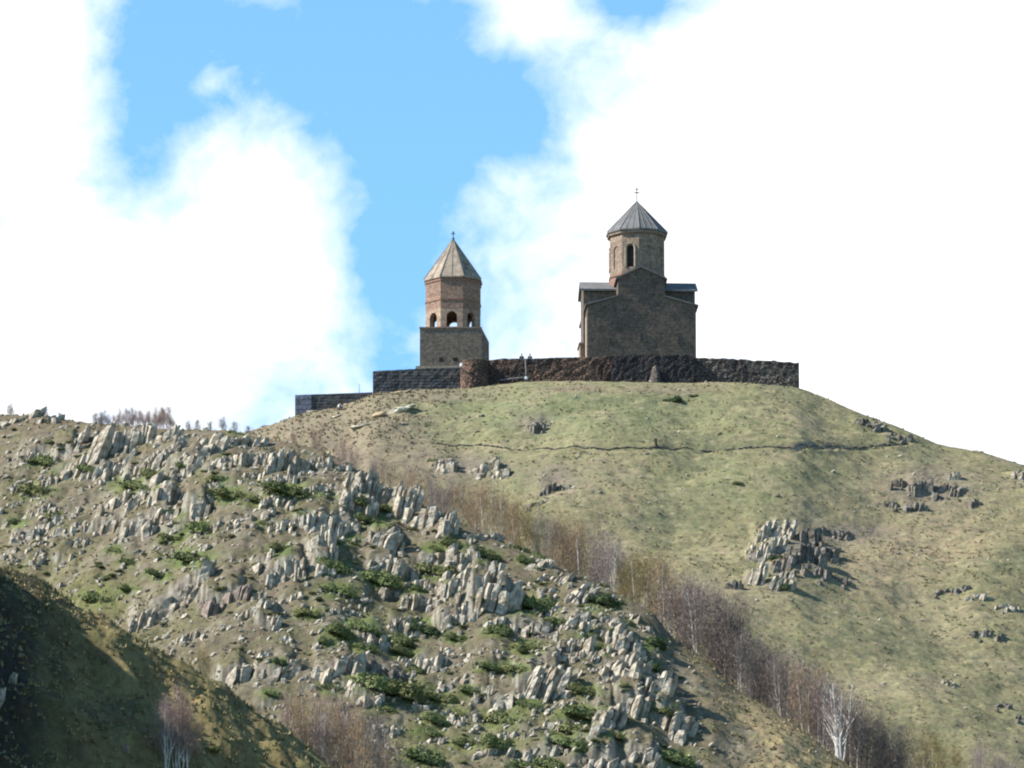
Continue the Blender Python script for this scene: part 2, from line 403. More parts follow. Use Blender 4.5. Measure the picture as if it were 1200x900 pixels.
for layer, lst in (('B', OUT), ('A', OUT_A), ('C', OUT_C)):
    for i, (xa_, xb_, yt, yf, lean, cw, mt) in enumerate(lst):
        cx = (xa_ + xb_) / 2
        hx, hy, hz = hit(cx, yf, layer)
        mpp = MPP(hy)
        wm = (xb_ - xa_) * mpp; hm = (yf - yt) * mpp * 0.95
        hx = hx - lean * (yf - yt) * 0.25 * mpp
        HITS[(layer, i)] = (hx, hy, wm, hm)
        # the ledge of turf each outcrop holds up behind it
        amp = max(0.0, hm * (0.80 if layer == 'B' else 0.45) - 0.35)
        if layer == 'B' and yt < np.interp(cx, [p[0] for p in B_SKY], [p[1] for p in B_SKY]) + 14: amp *= 0.45
        L = hm / 0.42 + 1.6
        a0 = int((hx - wm / 2 - 3 - LG_X0) / LG_C); a1 = int((hx + wm / 2 + 2 - LG_X0) / LG_C) + 2
        b0 = int((hy - LG_Y0) / LG_C); b1 = int((hy + L + 1 - LG_Y0) / LG_C) + 2
        a0 = max(a0, 0); b1 = min(b1, LEDGE.shape[0]); a1 = min(a1, LEDGE.shape[1])
        if a1 <= a0: continue
        gxx, gyy = np.meshgrid(LG_X0 + np.arange(a0, a1) * LG_C, LG_Y0 + np.arange(b0, b1) * LG_C)
        dx = gxx - hx; dy = gyy - hy
        dy = dy - 0.55 * fbm(gxx / 0.9, gyy * 0 + i * 3.7, 3, 90)
        wx = sstep(-wm / 2 - 0.7, -wm / 2 + 0.2, dx + 0.5 * fbm(gxx * 0 + 5.1, gyy / 1.3, 2, 91)) * (1 - sstep(wm / 2 - 0.3, wm / 2 + 0.35, dx))
        gg = sstep(0.15, 0.75, dy) * (1 - sstep(0.9, L, dy))
        LEDGE[b0:b1, a0:a1] = np.maximum(LEDGE[b0:b1, a0:a1], amp * wx * gg * (0.92 + 0.35 * fbm(gxx / 1.2, gyy / 2.5, 3, 92)))
LEDGE_ON = True


# ------------------------------------------------------------------ object helpers
def tag(o, label=None, cat=None, group=None, kind=None):
    if label: o['label'] = label
    if cat: o['category'] = cat
    if group: o['group'] = group
    if kind or cat: o['kind'] = kind or 'thing'
    return o


def empty(name, loc=(0, 0, 0), label=None, cat=None, group=None):
    o = bpy.data.objects.new(name, None); col.objects.link(o)
    o.location = loc; o.empty_display_size = 0.5
    return tag(o, label, cat, group)


class MB:
    def __init__(s):
        s.v = []; s.f = []

    def add(s, vs_, fs_):
        o = len(s.v)
        s.v += [tuple(p) for p in vs_]
        s.f += [tuple(i + o for i in f) for f in fs_]

    def box(s, x0, x1, y0, y1, z0, z1):
        s.add([(x0, y0, z0), (x1, y0, z0), (x1, y1, z0), (x0, y1, z0), (x0, y0, z1), (x1, y0, z1), (x1, y1, z1), (x0, y1, z1)],
              [(0, 3, 2, 1), (4, 5, 6, 7), (0, 1, 5, 4), (1, 2, 6, 5), (2, 3, 7, 6), (3, 0, 4, 7)])

    def prism(s, poly, z0, z1, poly2=None):
        n = len(poly); poly2 = poly2 or poly
        s.add([(p[0], p[1], z0) for p in poly] + [(p[0], p[1], z1) for p in poly2],
              [tuple(reversed(range(n))), tuple(range(n, 2 * n))] + [(i, (i + 1) % n, n + (i + 1) % n, n + i) for i in range(n)])

    def tube(s, pts, rad, n=6):
        rings = []
        for i, p in enumerate(pts):
            p = Vector(p)
            d = Vector(pts[min(i + 1, len(pts) - 1)]) - Vector(pts[max(i - 1, 0)])
            d.normalize()
            a = d.orthogonal().normalized(); b = d.cross(a)
            r = rad[i] if isinstance(rad, (list, tuple)) else rad
            rings.append([p + (a * math.cos(6.2832 * k / n) + b * math.sin(6.2832 * k / n)) * r for k in range(n)])
        vv = [q for ring in rings for q in ring]
        ff = [(i * n + k, i * n + (k + 1) % n, (i + 1) * n + (k + 1) % n, (i + 1) * n + k) for i in range(len(pts) - 1) for k in range(n)]
        ff += [tuple(reversed(range(n))), tuple(range((len(pts) - 1) * n, len(pts) * n))]
        s.add(vv, ff)

    def mesh(s, name, mat=None):
        me = bpy.data.meshes.new(name)
        me.from_pydata(s.v, [], s.f); me.update()
        if mat: me.materials.append(mat)
        return me

    def build(s, name, mat, parent=None, loc=None):
        o = bpy.data.objects.new(name, s.mesh(name, mat)); col.objects.link(o)
        if parent is not None:
            o.parent = parent
        if loc is not None: o.location = loc
        return o


def np_mesh(name, verts, faces, mat=None, smooth=False):
    """verts (n,3), faces (m,k) of one size"""
    me = bpy.data.meshes.new(name)
    n = len(verts); m, k = faces.shape
    me.vertices.add(n); me.vertices.foreach_set('co', np.ascontiguousarray(verts, dtype=np.float32).ravel())
    me.loops.add(m * k); me.loops.foreach_set('vertex_index', np.ascontiguousarray(faces, dtype=np.int32).ravel())
    me.polygons.add(m)
    me.polygons.foreach_set('loop_start', np.arange(0, m * k, k, dtype=np.int32))
    me.polygons.foreach_set('loop_total', np.full(m, k, dtype=np.int32))
    me.polygons.foreach_set('use_smooth', np.full(m, smooth, dtype=bool))
    me.update(calc_edges=True)
    if mat: me.materials.append(mat)
    return me


def add_obj(name, me, parent=None, loc=None):
    o = bpy.data.objects.new(name, me); col.objects.link(o)
    if parent is not None: o.parent = parent
    if loc is not None: o.location = loc
    return o


# ------------------------------------------------------------------ materials
def mat_noise(name, c1, c2, scale=1.0, rough=0.9, detail=6, bump=0.0, bscale=None, c3=None, s3=None, lo=0.35, hi=0.65, rand=0.0, stretch=None):
    m = bpy.data.materials.new(name); m.use_nodes = True
    t = m.node_tree; b = t.nodes['Principled BSDF']
    b.inputs['Roughness'].default_value = rough
    b.inputs['Specular IOR Level'].default_value = 0.15
    g = N(t, 'ShaderNodeNewGeometry')
    src = g.outputs['Position']
    if stretch:
        mp = N(t, 'ShaderNodeMapping'); mp.inputs['Scale'].default_value = stretch
        t.links.new(src, mp.inputs['Vector']); src = mp.outputs[0]
    n = N(t, 'ShaderNodeTexNoise'); n.inputs['Scale'].default_value = scale; n.inputs['Detail'].default_value = detail
    t.links.new(src, n.inputs['Vector'])
    r = N(t, 'ShaderNodeMapRange'); r.inputs['From Min'].default_value = lo; r.inputs['From Max'].default_value = hi
    t.links.new(n.outputs['Fac'], r.inputs['Value'])
    mx = N(t, 'ShaderNodeMix'); mx.data_type = 'RGBA'
    mx.inputs['A'].default_value = (*c1, 1); mx.inputs['B'].default_value = (*c2, 1)
    t.links.new(r.outputs[0], mx.inputs['Factor'])
    out = mx.outputs['Result']
    if c3:
        n3 = N(t, 'ShaderNodeTexNoise'); n3.inputs['Scale'].default_value = s3 or scale * 0.2; n3.inputs['Detail'].default_value = 5
        t.links.new(g.outputs['Position'], n3.inputs['Vector'])
        r3 = N(t, 'ShaderNodeMapRange'); r3.inputs['From Min'].default_value = 0.52; r3.inputs['From Max'].default_value = 0.66
        t.links.new(n3.outputs['Fac'], r3.inputs['Value'])
        m3 = N(t, 'ShaderNodeMix'); m3.data_type = 'RGBA'; m3.inputs['B'].default_value = (*c3, 1)
        t.links.new(out, m3.inputs['A']); t.links.new(r3.outputs[0], m3.inputs['Factor'])
        out = m3.outputs['Result']
    if rand:
        oi = N(t, 'ShaderNodeObjectInfo')
        rr = N(t, 'ShaderNodeMapRange'); rr.inputs['To Min'].default_value = 1 - rand; rr.inputs['To Max'].default_value = 1 + rand
        t.links.new(oi.outputs['Random'], rr.inputs['Value'])
        hs = N(t, 'ShaderNodeHueSaturation'); t.links.new(out, hs.inputs['Color']); t.links.new(rr.outputs[0], hs.inputs['Value'])
        out = hs.outputs[0]
    t.links.new(out, b.inputs['Base Color'])
    if bump:
        nb = N(t, 'ShaderNodeTexNoise'); nb.inputs['Scale'].default_value = bscale or scale * 3; nb.inputs['Detail'].default_value = 6
        t.links.new(src, nb.inputs['Vector'])
        bp = N(t, 'ShaderNodeBump'); bp.inputs['Strength'].default_value = 1.0; bp.inputs['Distance'].default_value = bump
        t.links.new(nb.outputs['Fac'], bp.inputs['Height']); t.links.new(bp.outputs[0], b.inputs['Normal'])
    return m


def mat_masonry(name, cols, bw, bh, mortar=(0.10, 0.09, 0.08), msize=0.03, stain=(0.10, 0.08, 0.07), bump=0.012, var=0.5):
    """coursed stone: a brick pattern on the wall's own length and height, each block its own tone"""
    m = bpy.data.materials.new(name); m.use_nodes = True
    t = m.node_tree; b = t.nodes['Principled BSDF']
    b.inputs['Roughness'].default_value = 0.92; b.inputs['Specular IOR Level'].default_value = 0.15
    g = N(t, 'ShaderNodeNewGeometry')
    sp = N(t, 'ShaderNodeSeparateXYZ'); t.links.new(g.outputs['Position'], sp.inputs[0])
    cb = N(t, 'ShaderNodeCombineXYZ')
    t.links.new(mth(t, 'ADD', sp.outputs['X'], sp.outputs['Y']), cb.inputs[0]); t.links.new(sp.outputs['Z'], cb.inputs[1])
    wn = N(t, 'ShaderNodeTexNoise'); wn.inputs['Scale'].default_value = 1.6
    t.links.new(g.outputs['Position'], wn.inputs['Vector'])
    va = N(t, 'ShaderNodeVectorMath'); va.operation = 'MULTIPLY_ADD'
    t.links.new(wn.outputs['Color'], va.inputs[0]); va.inputs[1].default_value = (bw * 0.35, bh * 0.35, 0); t.links.new(cb.outputs[0], va.inputs[2])
    br = N(t, 'ShaderNodeTexBrick')
    br.inputs['Scale'].default_value = 1.0; br.inputs['Brick Width'].default_value = bw; br.inputs['Row Height'].default_value = bh
    br.inputs['Mortar Size'].default_value = msize; br.inputs['Mortar Smooth'].default_value = 0.3; br.inputs['Bias'].default_value = 0.0
    br.inputs['Color1'].default_value = (*cols[0], 1); br.inputs['Color2'].default_value = (*cols[1], 1)
    br.inputs['Mortar'].default_value = (*mortar, 1)
    t.links.new(va.outputs[0], br.inputs['Vector'])
    n = N(t, 'ShaderNodeTexNoise'); n.inputs['Scale'].default_value = 0.9; n.inputs['Detail'].default_value = 8; n.inputs['Roughness'].default_value = 0.65
    t.links.new(g.outputs['Position'], n.inputs['Vector'])
    r = N(t, 'ShaderNodeMapRange'); r.inputs['From Min'].default_value = 0.42; r.inputs['From Max'].default_value = 0.68
    r.inputs['To Max'].default_value = var
    t.links.new(n.outputs['Fac'], r.inputs['Value'])
    mx = N(t, 'ShaderNodeMix'); mx.data_type = 'RGBA'; t.links.new(r.outputs[0], mx.inputs['Factor'])
    t.links.new(br.outputs['Color'], mx.inputs['A']); mx.inputs['B'].default_value = (*stain, 1)
    n2 = N(t, 'ShaderNodeTexNoise'); n2.inputs['Scale'].default_value = 3.2; n2.inputs['Detail'].default_value = 6
    t.links.new(g.outputs['Position'], n2.inputs['Vector'])
    r2 = N(t, 'ShaderNodeMapRange'); r2.inputs['From Min'].default_value = 0.3; r2.inputs['From Max'].default_value = 0.7
    r2.inputs['To Min'].default_value = 0.62; r2.inputs['To Max'].default_value = 1.35
    t.links.new(n2.outputs['Fac'], r2.inputs['Value'])
    hs = N(t, 'ShaderNodeHueSaturation'); t.links.new(mx.outputs['Result'], hs.inputs['Color']); t.links.new(r2.outputs[0], hs.inputs['Value'])
    t.links.new(hs.outputs[0], b.inputs['Base Color'])
    hh = mth(t, 'ADD', mth(t, 'MULTIPLY', br.outputs['Fac'], -1.0), mth(t, 'MULTIPLY', n2.outputs['Fac'], 1.2))
    bp = N(t, 'ShaderNodeBump'); bp.inputs['Distance'].default_value = bump
    t.links.new(hh, bp.inputs['Height']); t.links.new(bp.outputs[0], b.inputs['Normal'])
    return m


def mat_rubble(name, c1, c2, c3, scale=2.2):
    """irregular stones: each cell its own tone, dark gaps, big stains"""
    m = bpy.data.materials.new(name); m.use_nodes = True
    t = m.node_tree; b = t.nodes['Principled BSDF']
    b.inputs['Roughness'].default_value = 0.95; b.inputs['Specular IOR Level'].default_value = 0.1
    g = N(t, 'ShaderNodeNewGeometry'); mp = N(t, 'ShaderNodeMapping'); mp.inputs['Scale'].default_value = (1, 1, 1.7)
    t.links.new(g.outputs['Position'], mp.inputs['Vector'])
    v = N(t, 'ShaderNodeTexVoronoi'); v.inputs['Scale'].default_value = scale; t.links.new(mp.outputs[0], v.inputs['Vector'])
    ve = N(t, 'ShaderNodeTexVoronoi'); ve.feature = 'DISTANCE_TO_EDGE'; ve.inputs['Scale'].default_value = scale; t.links.new(mp.outputs[0], ve.inputs['Vector'])
    sp = N(t, 'ShaderNodeSeparateColor'); t.links.new(v.outputs['Color'], sp.inputs[0])
    mx = N(t, 'ShaderNodeMix'); mx.data_type = 'RGBA'; mx.inputs['A'].default_value = (*c1, 1); mx.inputs['B'].default_value = (*c2, 1)
    t.links.new(sp.outputs[0], mx.inputs['Factor'])
    n = N(t, 'ShaderNodeTexNoise'); n.inputs['Scale'].default_value = 0.42; n.inputs['Detail'].default_value = 7; t.links.new(g.outputs['Position'], n.inputs['Vector'])
    r = N(t, 'ShaderNodeMapRange'); r.inputs['From Min'].default_value = 0.42; r.inputs['From Max'].default_value = 0.6; t.links.new(n.outputs['Fac'], r.inputs['Value'])
    m2 = N(t, 'ShaderNodeMix'); m2.data_type = 'RGBA'; m2.inputs['B'].default_value = (*c3, 1)
    t.links.new(mx.outputs['Result'], m2.inputs['A']); t.links.new(mth(t, 'MULTIPLY', r.outputs[0], 0.8), m2.inputs['Factor'])
    e = mth(t, 'MULTIPLY', ve.outputs['Distance'], 7.0, clamp=True)
    hs = N(t, 'ShaderNodeHueSaturation'); t.links.new(m2.outputs['Result'], hs.inputs['Color']); t.links.new(mth(t, 'ADD', mth(t, 'MULTIPLY', e, 0.55), 0.5), hs.inputs['Value'])
    t.links.new(hs.outputs[0], b.inputs['Base Color'])
    bp = N(t, 'ShaderNodeBump'); bp.inputs['Distance'].default_value = 0.12
    t.links.new(mth(t, 'ADD', e, mth(t, 'MULTIPLY', sp.outputs[1], 0.8)), bp.inputs['Height']); t.links.new(bp.outputs[0], b.inputs['Normal'])
    return m


M = {}
M['rock'] = mat_noise('basalt_rock', (0.42, 0.375, 0.30), (0.20, 0.172, 0.135), 2.2, 0.9, 9, 0.25, 2.6, c3=(0.22, 0.175, 0.12), s3=1.3, rand=0.12, lo=.38, hi=.64)
M['rock_red'] = mat_noise('reddish_rock', (0.27, 0.21, 0.17), (0.13, 0.105, 0.09), 2.0, 0.9, 8, 0.2, 3.0, c3=(0.20, 0.12, 0.08), s3=1.0)
M['rock_dark'] = mat_noise('dark_rock', (0.20, 0.18, 0.15), (0.085, 0.075, 0.065), 2.0, 0.9, 8, 0.22, 2.6, c3=(0.13, 0.10, 0.07), s3=1.0)
M['pale'] = mat_noise('pale_stone', (0.55, 0.50, 0.40), (0.36, 0.32, 0.24), 1.5, 0.9, 6, 0.05)
M['tan'] = mat_noise('tan_stone', (0.36, 0.27, 0.17), (0.26, 0.19, 0.12), 1.5, 0.9, 6, 0.05)
M['leaf'] = mat_noise('juniper_needles', (0.090, 0.118, 0.042), (0.140, 0.156, 0.064), 1.2, 0.8, 5, rand=0.25)
M['leaf2'] = mat_noise('yellow_green_needles', (0.110, 0.125, 0.045), (0.160, 0.160, 0.068), 1.2, 0.8, 5, rand=0.2)
M['edging'] = mat_noise('shade_dark_edging', (0.05, 0.047, 0.045), (0.09, 0.083, 0.075), 2.0, 0.9, 4)  # stones coloured dark to read as the shadow line at the step
M['leafdark'] = mat_noise('dark_needles', (0.035, 0.055, 0.022), (0.06, 0.08, 0.032), 1.2, 0.8, 5)
M['bark'] = mat_noise('birch_bark', (0.62, 0.58, 0.52), (0.34, 0.30, 0.27), 2.5, 0.8, 6, lo=0.45, hi=0.7)
M['bark_white'] = mat_noise('white_birch_bark', (0.66, 0.62, 0.57), (0.36, 0.33, 0.30), 2.5, 0.8, 6, lo=0.5, hi=0.75)
M['bark_brown'] = mat_noise('brown_bark', (0.12, 0.09, 0.07), (0.2, 0.16, 0.13), 2.5, 0.85, 4)
M['twig_orange'] = mat_noise('orange_brown_twigs', (0.31, 0.21, 0.115), (0.25, 0.18, 0.12), 0.9, 0.85, 3, rand=0.15)
M['twig_purple'] = mat_noise('purple_grey_twigs', (0.225, 0.172, 0.158), (0.27, 0.21, 0.185), 0.9, 0.85, 3, rand=0.15)
M['twig_dark'] = mat_noise('dark_twigs', (0.125, 0.10, 0.09), (0.17, 0.135, 0.112), 0.9, 0.85, 3, rand=0.15)
M['twig_ochre'] = mat_noise('ochre_leaves', (0.26, 0.185, 0.07), (0.17, 0.145, 0.06), 0.8, 0.85, 3, rand=0.15)
M['twig_red'] = mat_noise('reddish_twigs', (0.28, 0.18, 0.145), (0.23, 0.165, 0.14), 0.9, 0.85, 3, rand=0.12)
M['church'] = mat_masonry('weathered_andesite', ((0.150, 0.112, 0.087), (0.108, 0.084, 0.068)), 0.75, 0.38, mortar=(0.098, 0.077, 0.063), var=0.85, stain=(0.066, 0.054, 0.047))
M['church_drum'] = mat_masonry('brown_drum_stone', ((0.27, 0.20, 0.145), (0.20, 0.15, 0.115)), 0.6, 0.33, mortar=(.18,.14,.11), var=0.6, stain=(0.12, 0.09, 0.075))
M['trim'] = mat_noise('pale_carved_stone', (0.33, 0.265, 0.20), (0.22, 0.175, 0.135), 2.5, 0.9, 5, 0.02)
M['redtrim'] = mat_noise('red_brick_trim', (0.24, 0.135, 0.095), (0.16, 0.10, 0.075), 2.5, 0.9, 5, 0.02)
M['roof_grey'] = mat_noise('grey_stone_slabs', (0.17, 0.165, 0.16), (0.11, 0.105, 0.105), 1.3, 0.9, 6, 0.02, lo=0.3)
M['roof_rib'] = mat_noise('grey_roof_seam', (0.22, 0.215, 0.20), (0.15, 0.145, 0.14), 2.0, 0.9, 4)
M['roof_tan'] = mat_noise('tan_stone_slabs', (0.32, 0.265, 0.20), (0.20, 0.165, 0.13), 1.3, 0.8, 6, 0.02, c3=(0.14, 0.11, 0.09), s3=0.9, lo=0.3)
M['roof_tan_rib'] = mat_noise('tan_roof_seam', (0.25, 0.20, 0.15), (0.17, 0.13, 0.10), 2.0, 0.8, 4)
M['tower'] = mat_masonry('tower_rubble', ((0.20, 0.155, 0.12), (0.14, 0.112, 0.09)), 0.6, 0.32, mortar=(.125,.1,.083), var=0.7, stain=(0.12, 0.10, 0.085))
M['tower_red'] = mat_masonry('tower_red_brown_brick', ((0.30, 0.19, 0.135), (0.20, 0.13, 0.10)), 0.5, 0.24, mortar=(.2,.14,.11), var=0.75, stain=(0.16, 0.11, 0.09))
M['tower_pink'] = mat_masonry('tower_pink_stone', ((0.36, 0.26, 0.19), (0.27, 0.19, 0.15)), 0.6, 0.3, mortar=(.24,.18,.14), var=0.6, stain=(0.2, 0.13, 0.1))
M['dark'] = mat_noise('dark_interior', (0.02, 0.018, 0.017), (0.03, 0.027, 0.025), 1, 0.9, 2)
M['win'] = mat_noise('dim_window', (0.05, 0.046, 0.042), (0.07, 0.065, 0.06), 1, 0.5, 2)
M['iron'] = mat_noise('dark_iron', (0.05, 0.05, 0.055), (0.08, 0.08, 0.085), 3, 0.6, 2)
M['white'] = mat_noise('white_paint', (0.75, 0.74, 0.72), (0.62, 0.61, 0.6), 3, 0.6, 2)
M['pipe'] = mat_noise('pale_metal', (0.30, 0.28, 0.27), (0.2, 0.19, 0.18), 3, 0.5, 2)
M['wall_slate'] = mat_masonry('dark_slate_courses', ((0.085, 0.088, 0.095), (0.05, 0.052, 0.057)), 1.6, 0.36, mortar=(0.025, 0.025, 0.028), msize=0.05, var=0.6, stain=(0.10, 0.085, 0.07), bump=0.05)
M['wall_blue'] = mat_masonry('blue_grey_blocks', ((0.15, 0.16, 0.20), (0.12, 0.13, 0.165)), 2.4, 0.62, mortar=(0.05, 0.05, 0.06), msize=0.06, var=0.3, stain=(0.10, 0.10, 0.12))
M['wall_red'] = mat_rubble('reddish_rubble', (0.20, 0.125, 0.09), (0.11, 0.075, 0.06), (0.06, 0.048, 0.045))
M['wall_shaded'] = mat_rubble('shade_dark_rubble', (0.085, 0.072, 0.070), (0.05, 0.045, 0.047), (0.04, 0.037, 0.04))  # rubble colour darkened to stand for the shaded projecting face
M['wall_brown'] = mat_rubble('brown_rubble', (0.24, 0.20, 0.165), (0.09, 0.075, 0.07), (0.065, 0.052, 0.052))
M['wood'] = mat_noise('weathered_wood', (0.06, 0.048, 0.04), (0.035, 0.03, 0.027), 3, 0.9, 4)
M['skin'] = mat_noise('skin', (0.45, 0.28, 0.2), (0.4, 0.25, 0.18), 5, 0.6, 2)
M['hair'] = mat_noise('brown_hair', (0.03, 0.02, 0.015), (0.05, 0.03, 0.02), 5, 0.6, 2)
M['cloth_dark'] = mat_noise('dark_blue_jacket', (0.03, 0.035, 0.06), (0.02, 0.025, 0.04), 5, 0.8, 2)
M['cloth_grey'] = mat_noise('grey_jacket', (0.10, 0.11, 0.13), (0.07, 0.08, 0.1), 5, 0.8, 2)
M['cloth_white'] = mat_noise('white_shirt', (0.72, 0.70, 0.66), (0.6, 0.58, 0.55), 5, 0.8, 2)
M['cloth_jeans'] = mat_noise('dark_trousers', (0.04, 0.045, 0.07), (0.03, 0.03, 0.05), 5, 0.8, 2)

# ground: base tone per place is stored on the mesh, fine grain comes from the shader
mg = bpy.data.materials.new('hillside_turf'); mg.use_nodes = True
t = mg.node_tree; b = t.nodes['Principled BSDF']
b.inputs['Roughness'].default_value = 0.95; b.inputs['Specular IOR Level'].default_value = 0.08
at = N(t, 'ShaderNodeAttribute'); at.attribute_name = 'turf'
g = N(t, 'ShaderNodeNewGeometry')
n1 = N(t, 'ShaderNodeTexNoise'); n1.inputs['Scale'].default_value = 2.2; n1.inputs['Detail'].default_value = 7; n1.inputs['Roughness'].default_value = 0.7
t.links.new(g.outputs['Position'], n1.inputs['Vector'])
r1 = N(t, 'ShaderNodeMapRange'); r1.inputs['From Min'].default_value = 0.3; r1.inputs['From Max'].default_value = 0.7
r1.inputs['To Min'].default_value = 0.64; r1.inputs['To Max'].default_value = 1.36
t.links.new(n1.outputs['Fac'], r1.inputs['Value'])
hs = N(t, 'ShaderNodeHueSaturation')
t.links.new(at.outputs['Color'], hs.inputs['Color']); t.links.new(r1.outputs[0], hs.inputs['Value'])
n2 = N(t, 'ShaderNodeTexNoise'); n2.inputs['Scale'].default_value = 0.7; n2.inputs['Detail'].default_value = 6
t.links.new(g.outputs['Position'], n2.inputs['Vector'])
r2 = N(t, 'ShaderNodeMapRange'); r2.inputs['From Min'].default_value = 0.35; r2.inputs['From Max'].default_value = 0.65
r2.inputs['To Min'].default_value = 0.485; r2.inputs['To Max'].default_value = 0.515
t.links.new(n2.outputs['Fac'], r2.inputs['Value']); t.links.new(r2.outputs[0], hs.inputs['Hue'])
t.links.new(hs.outputs[0], b.inputs['Base Color'])
bp = N(t, 'ShaderNodeBump'); bp.inputs['Distance'].default_value = 0.14
t.links.new(n1.outputs['Fac'], bp.inputs['Height']); t.links.new(bp.outputs[0], b.inputs['Normal'])
M['turf'] = mg

# ------------------------------------------------------------------ ground mesh: one sheet
JUN = [(50, 538, 30), (40, 573, 36), (62, 600, 16), (160, 566, 50), (185, 558, 30), (205, 600, 20), (232, 617, 36), (205, 628, 30), (222, 652, 48), (187, 672, 26), (133, 642, 20), (113, 698, 46),
       (147, 657, 18), (267, 577, 38), (333, 573, 46), (377, 577, 20), (328, 642, 26), (392, 662, 34), (396, 689, 36), (363, 717, 30), (393, 738, 30), (383, 751, 22), (310, 611, 20), (72, 555, 26),
       (100, 548, 22), (300, 584, 30), (443, 677, 40), (509, 640, 26), (531, 637, 26), (436, 608, 32), (415, 584, 30), (516, 668, 42), (474, 685, 30), (493, 690, 18), (495, 734, 46), (464, 746, 30),
       (583, 737, 32), (618, 757, 34), (534, 746, 24), (422, 731, 40), (474, 763, 30), (709, 703, 44), (625, 708, 44), (732, 728, 20), (695, 759, 30), (767, 752, 30), (759, 779, 24), (690, 741, 24),
       (572, 780, 26), (604, 783, 34), (608, 635, 22), (628, 645, 26), (569, 648, 32), (618, 656, 22), (705, 679, 16), (520, 817, 32), (550, 808, 26), (617, 762, 24), (588, 841, 46), (617, 823, 34),
       (682, 836, 50), (674, 853, 44), (668, 870, 40), (650, 857, 20), (687, 808, 30), (583, 870, 36), (610, 893, 26), (774, 830, 32), (787, 887, 36), (513, 842, 36), (537, 833, 22), (580, 737, 26),
       (317, 811, 20), (470, 808, 56), (433, 797, 48), (390, 803, 30), (367, 717, 22), (400, 741, 36), (427, 757, 24), (497, 736, 20), (487, 783, 20), (510, 817, 24), (327, 774, 20), (450, 827, 26),
       (490, 885, 40), (560, 700, 18), (652, 726, 26), (408, 632, 26), (455, 596, 20), (150, 690, 22), (20, 610, 22), (10, 690, 20), (255, 560, 22), (215, 545, 20), (355, 600, 18), (275, 505, 22),
       (640, 893, 30), (720, 860, 22), (545, 870, 30), (500, 855, 30)]
cd = np.linspace(-0.0645, 0.0645, 940)
outer = np.array([0.067, 0.071, 0.077, 0.085, 0.096, 0.11, 0.13, 0.16, 0.20, 0.27, 0.38, 0.55, 0.8, 1.2, 2.0, 4.0, 8.0])
cols_ = np.concatenate([-outer[::-1], cd, outer])
rows_ = np.concatenate([np.array([-1500, -400, -100, 0, 30, 80, 130, 150, 200, 250, 300, 340, 370, 390, 405, 415, 422, 428]),
                        np.arange(432, 503, 0.27), np.arange(503, 560, 4.0), np.arange(560, 610, 0.6), np.arange(610, 772, 0.30), np.arange(772, 790, 1.5), np.arange(790, 885, 5.0),
                        np.arange(885, 1003.2, 0.29), np.arange(1003.6, 1012, 1.2), np.array([1015, 1020, 1030, 1040, 1050, 1060, 1070, 1080, 1100, 1130, 1170, 1230, 1320, 1500, 1900, 2600, 4000, 7000, 12000, 30000])])
CC, RR = np.meshgrid(cols_, rows_)
XX = CC * np.maximum(RR, 300.0)
base, za, zb, zc_, PX, DA, DB, DC = layers(XX, RR)
ZZ = np.maximum(np.maximum(base, za), np.maximum(zb, zc_))
QX, QY = proj(XX, np.maximum(RR, 1.0), ZZ)
wA = ((za >= zb) & (za >= zc_)); wB = (zb > za) & (zb >= zc_); wC = (zc_ > za) & (zc_ > zb)


def mixc(c, d, f):
    return c * (1 - f[..., None]) + np.array(d) * f[..., None]


def patch(cx, cy, rx, ry, ang=0.0):
    ca, sa = math.cos(R(ang)), math.sin(R(ang))
    dx = QX - cx; dy = QY - cy
    u = (dx * ca + dy * sa) / rx; v = (-dx * sa + dy * ca) / ry
    return np.exp(-(u * u + v * v))


nlow = fbm(XX / 14, RR / 14, 4, 40); nmid = fbm(XX / 4, RR / 4, 4, 41); nhi = 0.6 * fbm(XX / 1.1, RR / 0.9, 3, 42, 0.6) + 0.7 * fbm(XX / 2.8, RR / 0.8, 3, 43, 0.6)
# A: grassy hill
cA = np.zeros(XX.shape + (3,)) + np.array((0.150, 0.138, 0.066))
cA = mixc(cA, (0.130, 0.140, 0.062), np.clip(patch(640, 480, 200, 35) * 1.1 + patch(900, 480, 120, 25) * 0.4 + patch(780, 560, 250, 40) * 0.35 + patch(900, 570, 90, 25) * 0.4, 0, 1))
cA = mixc(cA, (0.215, 0.170, 0.095), np.clip(patch(1060, 650, 120, 45, -20) * 0.8 + patch(1000, 580, 50, 20) * 0.5 + patch(940, 475, 60, 20) * 0.3 + patch(720, 585, 60, 30) * 0.35, 0, 1))
cA = mixc(cA, (0.190, 0.165, 0.090), sstep(0.0, 0.35, nlow) * 0.6)
cA = mixc(cA, (0.105, 0.110, 0.055), sstep(0.05, 0.4, -nlow) * 0.55)
cA = mixc(cA, (0.085, 0.085, 0.050), sstep(0.10, 0.42, nhi) * 0.6)
cA = mixc(cA, (0.24, 0.20, 0.115), sstep(0.12, 0.45, -nhi) * 0.55)
heath = np.clip((patch(360, 505, 130, 30, 8) + patch(450, 530, 90, 25, 20) + patch(480, 462, 90, 9) + patch(420, 490, 70, 15)) * 1.3 + 0.25 * nmid, 0, 1)
cA = mixc(cA, (0.150, 0.122, 0.080), heath * 0.65)
cA = mixc(cA, (0.12, 0.10, 0.075), np.clip(patch(1085, 570, 60, 28) + patch(950, 640, 45, 30) + patch(1010, 625, 40, 10) + patch(550, 545, 45, 14) + patch(625, 495, 22, 12) + patch(650, 560, 30, 18), 0, 1) * 0.75)
soil = np.clip(patch(780, 456, 60, 5) + patch(670, 456, 40, 4) + 0.3 * nmid, 0, 1) * 0.5
cA = mixc(cA, (0.17, 0.12, 0.085), soil * (QY < 470))
